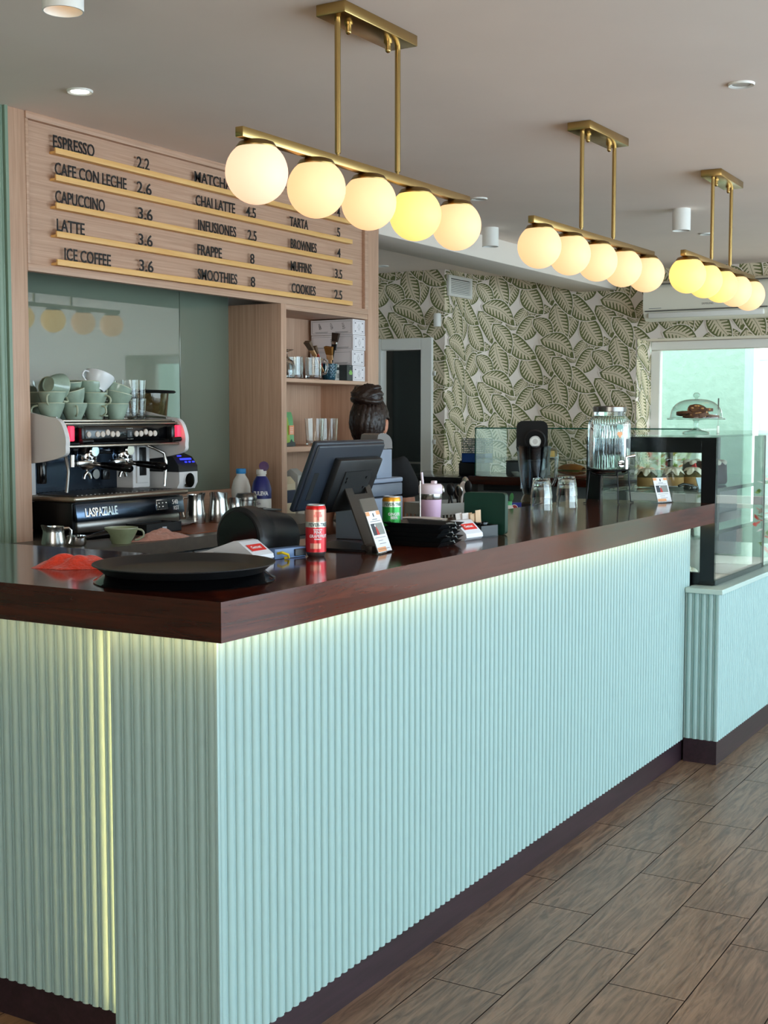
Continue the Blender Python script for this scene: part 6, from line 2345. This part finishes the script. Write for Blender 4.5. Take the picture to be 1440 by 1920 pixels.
solo('chocolate_cake', g, 'chocolate', 'round chocolate cake on the middle shelf of the display case', 'cake', (3.72, 0.27, 0.9386), sharp=0)

# cake stand with dome on top of the case
ZT = ZS1 + 0.0109
CX, CY = 3.90, 0.262
t = thing('cake_stand', 'glass cake stand with a domed lid on top of the display case', 'cake stand', (CX, CY, ZT))
g = G().lathe([(0, 0), (0.060, 0), (0.062, 0.003), (0.058, 0.007), (0.030, 0.013), (0.012, 0.022), (0.009, 0.034), (0.012, 0.044), (0.010, 0.052), (0.016, 0.059), (0.04, 0.062), (0.128, 0.064), (0.132, 0.062), (0.133, 0.067), (0.130, 0.069), (0, 0.068)], 48)
part('stand', g, 'dome_glass', t)
out = [(0.120, 0.0695)] + [(0.118 * math.cos(a) ** 0.75, 0.075 + 0.082 * math.sin(a) ** 0.92) for a in [PI / 2 * k / 14 for k in range(15)]]
out = [(max(r, 0.0), z) for r, z in out]
g = G().lathe(out, 48).lathe([(0.122, 0.0695), (0.122, 0.073), (0.117, 0.073)], 48)
dm = part('dome', g, 'dome_glass', t)
g = G().lathe([(0, 0.156), (0.008, 0.157), (0.007, 0.162), (0.015, 0.170), (0.016, 0.178), (0.009, 0.186), (0, 0.187)], 24)
part('knob', g, 'dome_glass', dm)
CK = [(0.0, 0.02, 0, 0.3, 0.05), (-0.055, -0.01, 0, 2.0, 0.0), (0.06, -0.03, 0, 1.1, 0.05), (0.02, -0.06, 0, 0.2, 0.0), (-0.02, 0.045, 0.014, 0.8, 0.12), (0.035, 0.0, 0.015, 2.6, -0.1), (-0.04, -0.02, 0.016, 0.5, -0.22), (0.045, -0.02, 0.030, 1.3, 0.05), (-0.005, -0.005, 0.034, 0.9, -0.38)]
CN = ['flat at the back of the dish', 'flat at the left of the dish', 'flat at the right of the dish', 'flat at the front of the dish', 'second layer at the back', 'second layer in the middle', 'leaning at the left', 'on top at the right', 'leaning topmost of the pile']
for k, (x, y, z, a, tl) in enumerate(CK):
    R = random.Random(20 + k)
    n = 22
    pts = [((0.046 + R.uniform(-0.003, 0.003)) * math.cos(2 * PI * j / n), (0.040 + R.uniform(-0.003, 0.003)) * math.sin(2 * PI * j / n)) for j in range(n)]
    g = G().prism(pts, 0, 0.013, 0, bev=0.003)
    for j in range(5):
        b = R.uniform(0, 6.28)
        g.ball((0.026 * math.cos(b), 0.022 * math.sin(b), 0.012), 0.0075, 10, 7, 1, sq=(1, 1, 0.6))
    for j in range(2):
        b = R.uniform(0, 6.28)
        g.ball((0.044 * math.cos(b), 0.038 * math.sin(b), 0.007), 0.006, 10, 7, 1)
    o = solo('cookie', g, ['cookie', 'nut'], 'brown nut cookie under the glass dome, ' + CN[k], 'cookie', (CX + x, CY + y, ZT + 0.0695 + z), group='cookies under the glass dome')
    o.rotation_euler = (tl * math.cos(a) * 0.9, tl, a)
t = thing('price_tag_clip', 'small clear price tag clip hanging in front of the cake stand', 'price tag', (3.92, 0.165, ZT))
g = G().box(-0.016, -0.0015, 0.0, 0.016, 0.0015, 0.034, bev=0.0008, seg=1)
part('card', g, 'tag_card', t)
g = G().tube([(0, 0, 0.026), (0, 0, 0.12)], 0.0009, 6).box(-0.005, -0.002, 0.11, 0.005, 0.002, 0.16)
part('wire', g, 'steel_dark', t)

# ------------------------------------------------------------------ far counters by the wallpaper
t = thing('granite_counter', 'black granite topped tiled counter below the dark doorway', 'counter', (5.45, 2.24, 0))
g = G().box(0, 0, 1.006, 0.85, 0.75, 1.045, bev=0.003)
part('slab', g, 'granite', t)
g = G().box(0.03, 0.0, 0, 0.85, 0.75, 1.006)
part('tiled_front', g, 'tile_grey', t)
g = G()
for k in range(1, 4):
    g.box(0.0295, k * 0.2, 0.1, 0.030, k * 0.2 + 0.003, 1.006)
for z in (0.3, 0.6, 0.9):
    g.box(0.0295, 0, z, 0.030, 0.75, z + 0.003)
part('tile_joints', g, 'cabinet_grey', t)
t = thing('side_counter', 'dark red wooden counter slab carrying the far glass case', 'counter', (5.36, 0.62, 0))
g = G().box(0, 0, 1.010, 0.66, 1.56, 1.062, bev=0.003)
part('slab', g, 'mahogany_y_shaded', t)
g = G().box(0.10, 0.02, 0, 0.64, 1.54, 1.010)
part('body', g, 'tile_grey', t)
g = G().box(0.02, 1.10, 0.972, 0.10, 1.46, 1.010, bev=0.002)
part('bracket', g, 'black_matte', t)
t = thing('glass_case', 'low green edged glass food case on the dark red counter', 'glass case', (5.40, 0.72, 1.0624))
g = G().box(0, 0, 0, 0.006, 1.43, 0.30).box(0.006, 1.424, 0, 0.46, 1.43, 0.30).box(0.006, 0, 0, 0.46, 0.006, 0.30)
part('panes', g, 'case_glass', t)
g = G().box(-0.001, -0.001, 0.300, 0.462, 1.431, 0.306)
part('top_pane', g, 'case_glass', t)
g = G().box(-0.0015, -0.001, 0.2995, -0.0005, 1.431, 0.3065).box(-0.0015, 1.426, 0.0, -0.0005, 1.4315, 0.30).box(-0.001, 1.431, 0.2995, 0.46, 1.432, 0.3065)
part('green_edge', g, 'green_edge', t, 'dark green glass edge')
g = G().box(0.03, 0.75, 0.105, 0.44, 1.40, 0.111)
part('shelf', g, 'case_glass', t)
for k, (y, l) in enumerate(((1.96, 'left'), (1.80, 'right'))):
    t = thing('dark_container', 'dark blue grey food container on the floor of the far glass case, ' + l + ' one', 'container', (5.62, y, 1.0628), 0, 'containers in the far glass case')
    g = G().box(-0.06, -0.05, 0, 0.06, 0.05, 0.085, bev=0.006)
    part('tub', g, 'cash_dark', t)
    g = G().box(-0.063, -0.053, 0.085, 0.063, 0.053, 0.094, bev=0.003)
    part('lid', g, 'gasket', t)
g = G().lathe([(0, 0.0), (0.03, 0.0), (0.05, 0.025), (0.047, 0.025), (0.028, 0.004), (0, 0.004)], 24)
solo('small_bowl', g, 'plate_white', 'small pale bowl in the far glass case beside the dark containers', 'bowl', (5.52, 1.90, 1.0628))
g = G().lathe([(0, 0.003), (0.08, 0.003), (0.12, 0.010), (0.121, 0.007), (0.08, 0.0), (0, 0.0)], 36)
solo('plate', g, 'plate_white', 'white plate under the omelette on the shelf of the far glass case', 'plate', (5.62, 1.80, 1.1738), group='plates in the far glass case')
n = 20
g = G().prism([(0, 0)] + [(0.12 * math.cos(a), 0.12 * math.sin(a)) for a in [PI * 0.9 * k / n for k in range(n + 1)]], 0, 0.05, bev=0.008, seg=3)
solo('potato_omelette', g, 'omelette', 'cut golden potato omelette on a plate in the far glass case', 'omelette', (5.60, 1.76, 1.1775), R_(-20), sharp=0)
g = G().prism(round_rect(0.26, 0.36, 0.02), 0, 0.008, bev=0.002)
solo('serving_board', g, 'serrano', 'reddish brown board under the sandwiches', 'board', (5.62, 1.46, 1.0628))


def sandwich(label, loc, rz):
    t = thing('baguette_sandwich', label, 'sandwich', loc, rz, 'sandwiches in the far glass case')
    def half(z0, up):
        g = G()
        V, F = [], []
        n, m = 14, 12
        for i in range(n + 1):
            s = i / n
            w = 0.042 * math.sin(PI * (0.06 + 0.88 * s)) ** 0.45
            for k in range(m + 1):
                a = PI * k / m
                V.append((-0.10 + 0.20 * s, w * math.cos(a), z0 + (1 if up else -0.5) * 0.036 * math.sin(a) * (w / 0.042)))
        for i in range(n):
            F += [(i * (m + 1) + k, (i + 1) * (m + 1) + k, (i + 1) * (m + 1) + k + 1, i * (m + 1) + k + 1) for k in range(m)]
            F.append((i * (m + 1), i * (m + 1) + m, (i + 1) * (m + 1) + m, (i + 1) * (m + 1)))
        return g.add(V, F)
    part('bottom_bread', half(0.020, False), 'baguette', t, sharp=60)
    part('top_bread', half(0.036, True), 'baguette', t, sharp=60)
    R = random.Random(int(loc[1] * 1000))
    for nm, m, z in (('ham', 'ham', 0.0235), ('cheese', 'cheese', 0.0290), ('lettuce', 'lettuce', 0.0335)):
        V = []
        n = 16
        for i in range(n + 1):
            for k, y in enumerate((-1, -0.5, 0, 0.5, 1)):
                V.append((-0.09 + 0.18 * i / n, y * (0.046 + R.uniform(-0.004, 0.008)), z + R.uniform(-0.0012, 0.0012) - 0.006 * abs(y) ** 3))
        F = [(i * 5 + k, (i + 1) * 5 + k, (i + 1) * 5 + k + 1, i * 5 + k + 1) for i in range(n) for k in range(4)]
        part(nm, G().add(V, F), m, t, sharp=0)
    return t


sandwich('ham and cheese baguette sandwich in the far glass case, left one of two', (5.57, 1.56, 1.072), R_(70))
sandwich('ham and cheese baguette sandwich in the far glass case, right one of two', (5.66, 1.36, 1.072), R_(100))

g = G().box(-0.07, -0.085, 0.0, 0.07, 0.085, 0.085, bev=0.008).box(-0.05, 0.03, 0.08, 0.05, 0.09, 0.10, bev=0.01)
solo('black_box', g, 'black_plastic', 'black box under the blue crate at the end of the granite counter', 'box', (5.78, 2.345, 1.0455))
t = thing('lattice_crate', 'blue based crate with a grey lattice top beside the far glass case', 'crate', (5.76, 2.315, 1.1309))
g = G()
for c in ((-0.06, -0.085, -0.055, 0.085), (0.055, -0.085, 0.06, 0.085), (-0.06, -0.085, 0.06, -0.08), (-0.06, 0.08, 0.06, 0.085)):
    g.box(c[0], c[1], 0, c[2], c[3], 0.062)
g.box(-0.06, -0.085, 0, 0.06, 0.085, 0.005)
part('base', g, 'crate_blue', t)
g = G()
for k in range(15):
    a = -0.085 + 0.17 * k / 14
    g.box(-0.060, a - 0.0018, 0.062, -0.057, a + 0.0018, 0.16)
    g.box(0.057, a - 0.0018, 0.062, 0.060, a + 0.0018, 0.16)
for k in range(9):
    z = 0.064 + 0.096 * k / 8
    for c in ((-0.060, -0.085, -0.057, 0.085), (0.057, -0.085, 0.060, 0.085), (-0.06, -0.085, 0.06, -0.082), (-0.06, 0.082, 0.06, 0.085)):
        g.box(c[0], c[1], z - 0.0018, c[2], c[3], z + 0.0018)
part('lattice', g, 'crate_lattice', t, smooth=False)

# ------------------------------------------------------------------ things on the work counter behind the bar
ZW = 0.8905
t = thing('blender', 'glass blender jug with a black lid standing upright in it', 'blender', (3.44, 0.872, ZW))
g = G().prism(round_rect(0.19, 0.19, 0.03), 0, 0.135, bev=0.010, seg=3)
g.lathe([(0.07, 0.135), (0.06, 0.155), (0, 0.155)], 24)
part('motor_base', g, 'black_plastic', t)
va = math.atan2(-1.543 - 0.872, -1.986 - 3.44)
Rz = Matrix.Rotation(va + PI / 2, 4, 'Z')     # local -y faces the bar front
g = G().lathe([(0, 0.155), (0.054, 0.155), (0.058, 0.165), (0.050, 0.185), (0.044, 0.195), (0, 0.197)], 32)
part('jug_collar', g, 'smoke_plastic', t, 'dark collar of the jug')
V, F = [], []
lv = [(0.195, 0.046), (0.215, 0.052), (0.26, 0.060), (0.33, 0.068), (0.40, 0.074), (0.412, 0.077)]
m = 48
for z, r in lv:
    for k in range(m):
        a = 2 * PI * k / m
        f = 1 + 0.10 * abs(math.cos(2 * a)) ** 3 * (z - 0.19) / 0.2
        V.append((r * f * math.cos(a), r * f * math.sin(a), z))
for i in range(len(lv) - 1):
    F += [(i * m + k, i * m + (k + 1) % m, (i + 1) * m + (k + 1) % m, (i + 1) * m + k) for k in range(m)]
g = G().add(V, F).add([(x * 0.94, y * 0.94, z + 0.004) for x, y, z in V], [f[::-1] for f in F])
for k in range(4):
    a = PI / 4 + k * PI / 2
    g.box(-0.003, 0.045, 0.22, 0.003, 0.062, 0.38, M=Matrix.Rotation(a, 4, 'Z'))
part('jug', g, 'blender_glass', t)
g = G().tube([Rz @ Vector(p) for p in ((0.07, 0.0, 0.40), (0.10, 0.0, 0.40), (0.105, 0.0, 0.37), (0.10, 0.0, 0.27), (0.085, 0, 0.235), (0.058, 0, 0.235))], 0.009, 10)
part('jug_handle', g, 'blender_glass', t)
g = G().prism(round_rect(0.142, 0.150, 0.030), -0.016, 0.016, M=Rz @ FY((-0.008, 0.005, 0.455)), bev=0.006)
g.prism(round_rect(0.116, 0.05, 0.02), -0.014, 0.014, M=Rz @ FY((-0.008, 0.0, 0.378)), bev=0.006)
ld = part('lid', g, 'black_matte', t, 'black rubber lid standing on edge')
g = G().lathe([(0.044, 0), (0.050, 0.002), (0.050, 0.010), (0.043, 0.012), (0.043, 0)], 32, M=Rz @ FY((0.006, -0.012, 0.440)))
part('lid_ring', g, 'black_plastic', ld)
g = G().lathe([(0, 0.020), (0.026, 0.020), (0.030, 0.014), (0.031, 0)], 28, M=Rz @ FY((0.006, -0.012, 0.436)))
g.lathe([(0.012, 0.021), (0.020, 0.022), (0.020, 0.028), (0.012, 0.028)], 24, M=Rz @ FY((0.006, -0.012, 0.436)))
part('filler_cap', g, 'acrylic', ld, 'clear filler cap')

t = thing('carton_box', 'small blue carton with a red round logo behind the bar edge', 'box', (3.02, 0.805, ZW), R_(-20))
g = G().box(-0.05, -0.035, 0, 0.05, 0.035, 0.183, bev=0.001, seg=1)
part('carton', g, 'box_blue', t)
g = G().lathe([(0, 0.0005), (0.020, 0.0005)], 28, 0, M=FY((0.005, -0.0352, 0.158)) @ Matrix.Diagonal((1, 0.8, 1, 1))).lathe([(0.020, 0.0006), (0.023, 0.0006)], 28, 1, M=FY((0.005, -0.0352, 0.158)) @ Matrix.Diagonal((1, 0.8, 1, 1)))
part('logo', g, ['print_red', 'paper_white'], t)
t = thing('squeeze_bottle', 'white bottle with a green flip cap behind the green menu stand', 'bottle', (2.875, 0.735, ZW))
g = G().lathe([(0, 0), (0.03, 0), (0.032, 0.005), (0.032, 0.15), (0.022, 0.175), (0.016, 0.185), (0, 0.185)], 24)
part('body', g, 'bottle_white', t)
g = G().lathe([(0.017, 0.183), (0.018, 0.198), (0, 0.20)], 20).lathe([(0, 0), (0.017, 0), (0.017, 0.006), (0, 0.008)], 20, M=frame((0.018, -0.008, 0.214), (0.5, 0.6, 0.5), (0, -0.4, 0.9), (-0.86, -0.4, 0.2)))
part('flip_cap', g, 'spring_green', t)
t = thing('cutlery_crate', 'beige slatted crate full of cutlery behind the pink tumbler', 'crate', (2.66, 0.90, ZW), R_(-20))
g = G()
w, d, h = 0.16, 0.09, 0.205
for c in ((-w, -d, -w + 0.005, d), (w - 0.005, -d, w, d), (-w, -d, w, -d + 0.005), (-w, d - 0.005, w, d)):
    g.box(c[0], c[1], h - 0.045, c[2], c[3], h)
    g.box(c[0], c[1], 0.0, c[2], c[3], 0.03)
for k in range(17):
    x = -w + 0.004 + (2 * w - 0.008) * k / 16
    for y in (-d, d - 0.005):
        g.box(x - 0.004, y, 0.03, x + 0.004, y + 0.005, h - 0.04)
for k in range(8):
    y = -d + 0.004 + (2 * d - 0.008) * k / 7
    for x in (-w, w - 0.005):
        g.box(x, y - 0.004, 0.03, x + 0.005, y + 0.004, h - 0.04)
g.box(-w, -d, 0, w, d, 0.006)
part('crate', g, 'crate_grey', t)
CU = [('black', 0.0), ('black', 0.03), ('black', 0.055), ('black', 0.085), ('black', -0.03), ('steel', 0.07), ('steel', 0.10), ('steel', -0.06), ('white', 0.015), ('white', -0.09)]
for k, (m, x) in enumerate(CU):
    R = random.Random(40 + k)
    g = G()
    L = R.uniform(0.22, 0.27)
    b = Vector((2.66 + 0.94 * x, 0.90 - 0.34 * x + R.uniform(-0.04, 0.04), ZW + 0.03))
    tp = Vector((R.uniform(-0.05, 0.06), R.uniform(-0.03, 0.03), L))
    g.tube([(0, 0, 0), tp * 0.5, tp * 0.85], [0.004, 0.004, 0.005], 8)
    g.ball((0, 0, 0), 0.017, 14, 8, 0, M=along(tp * 0.93, tp * 1.2) @ Matrix.Diagonal((1, 0.35, 1.6, 1)))
    solo('serving_spoon', g, {'black': 'black_plastic', 'steel': 'steel', 'white': 'sachet_white'}[m], '%s %s standing in the slatted crate behind the bar' % ({'black': 'black', 'steel': 'steel', 'white': 'white plastic'}[m], 'spoon'), 'spoon', b, group={'black': 'black spoons in the crate', 'steel': 'steel spoons in the crate', 'white': 'white spoons in the crate'}[m])
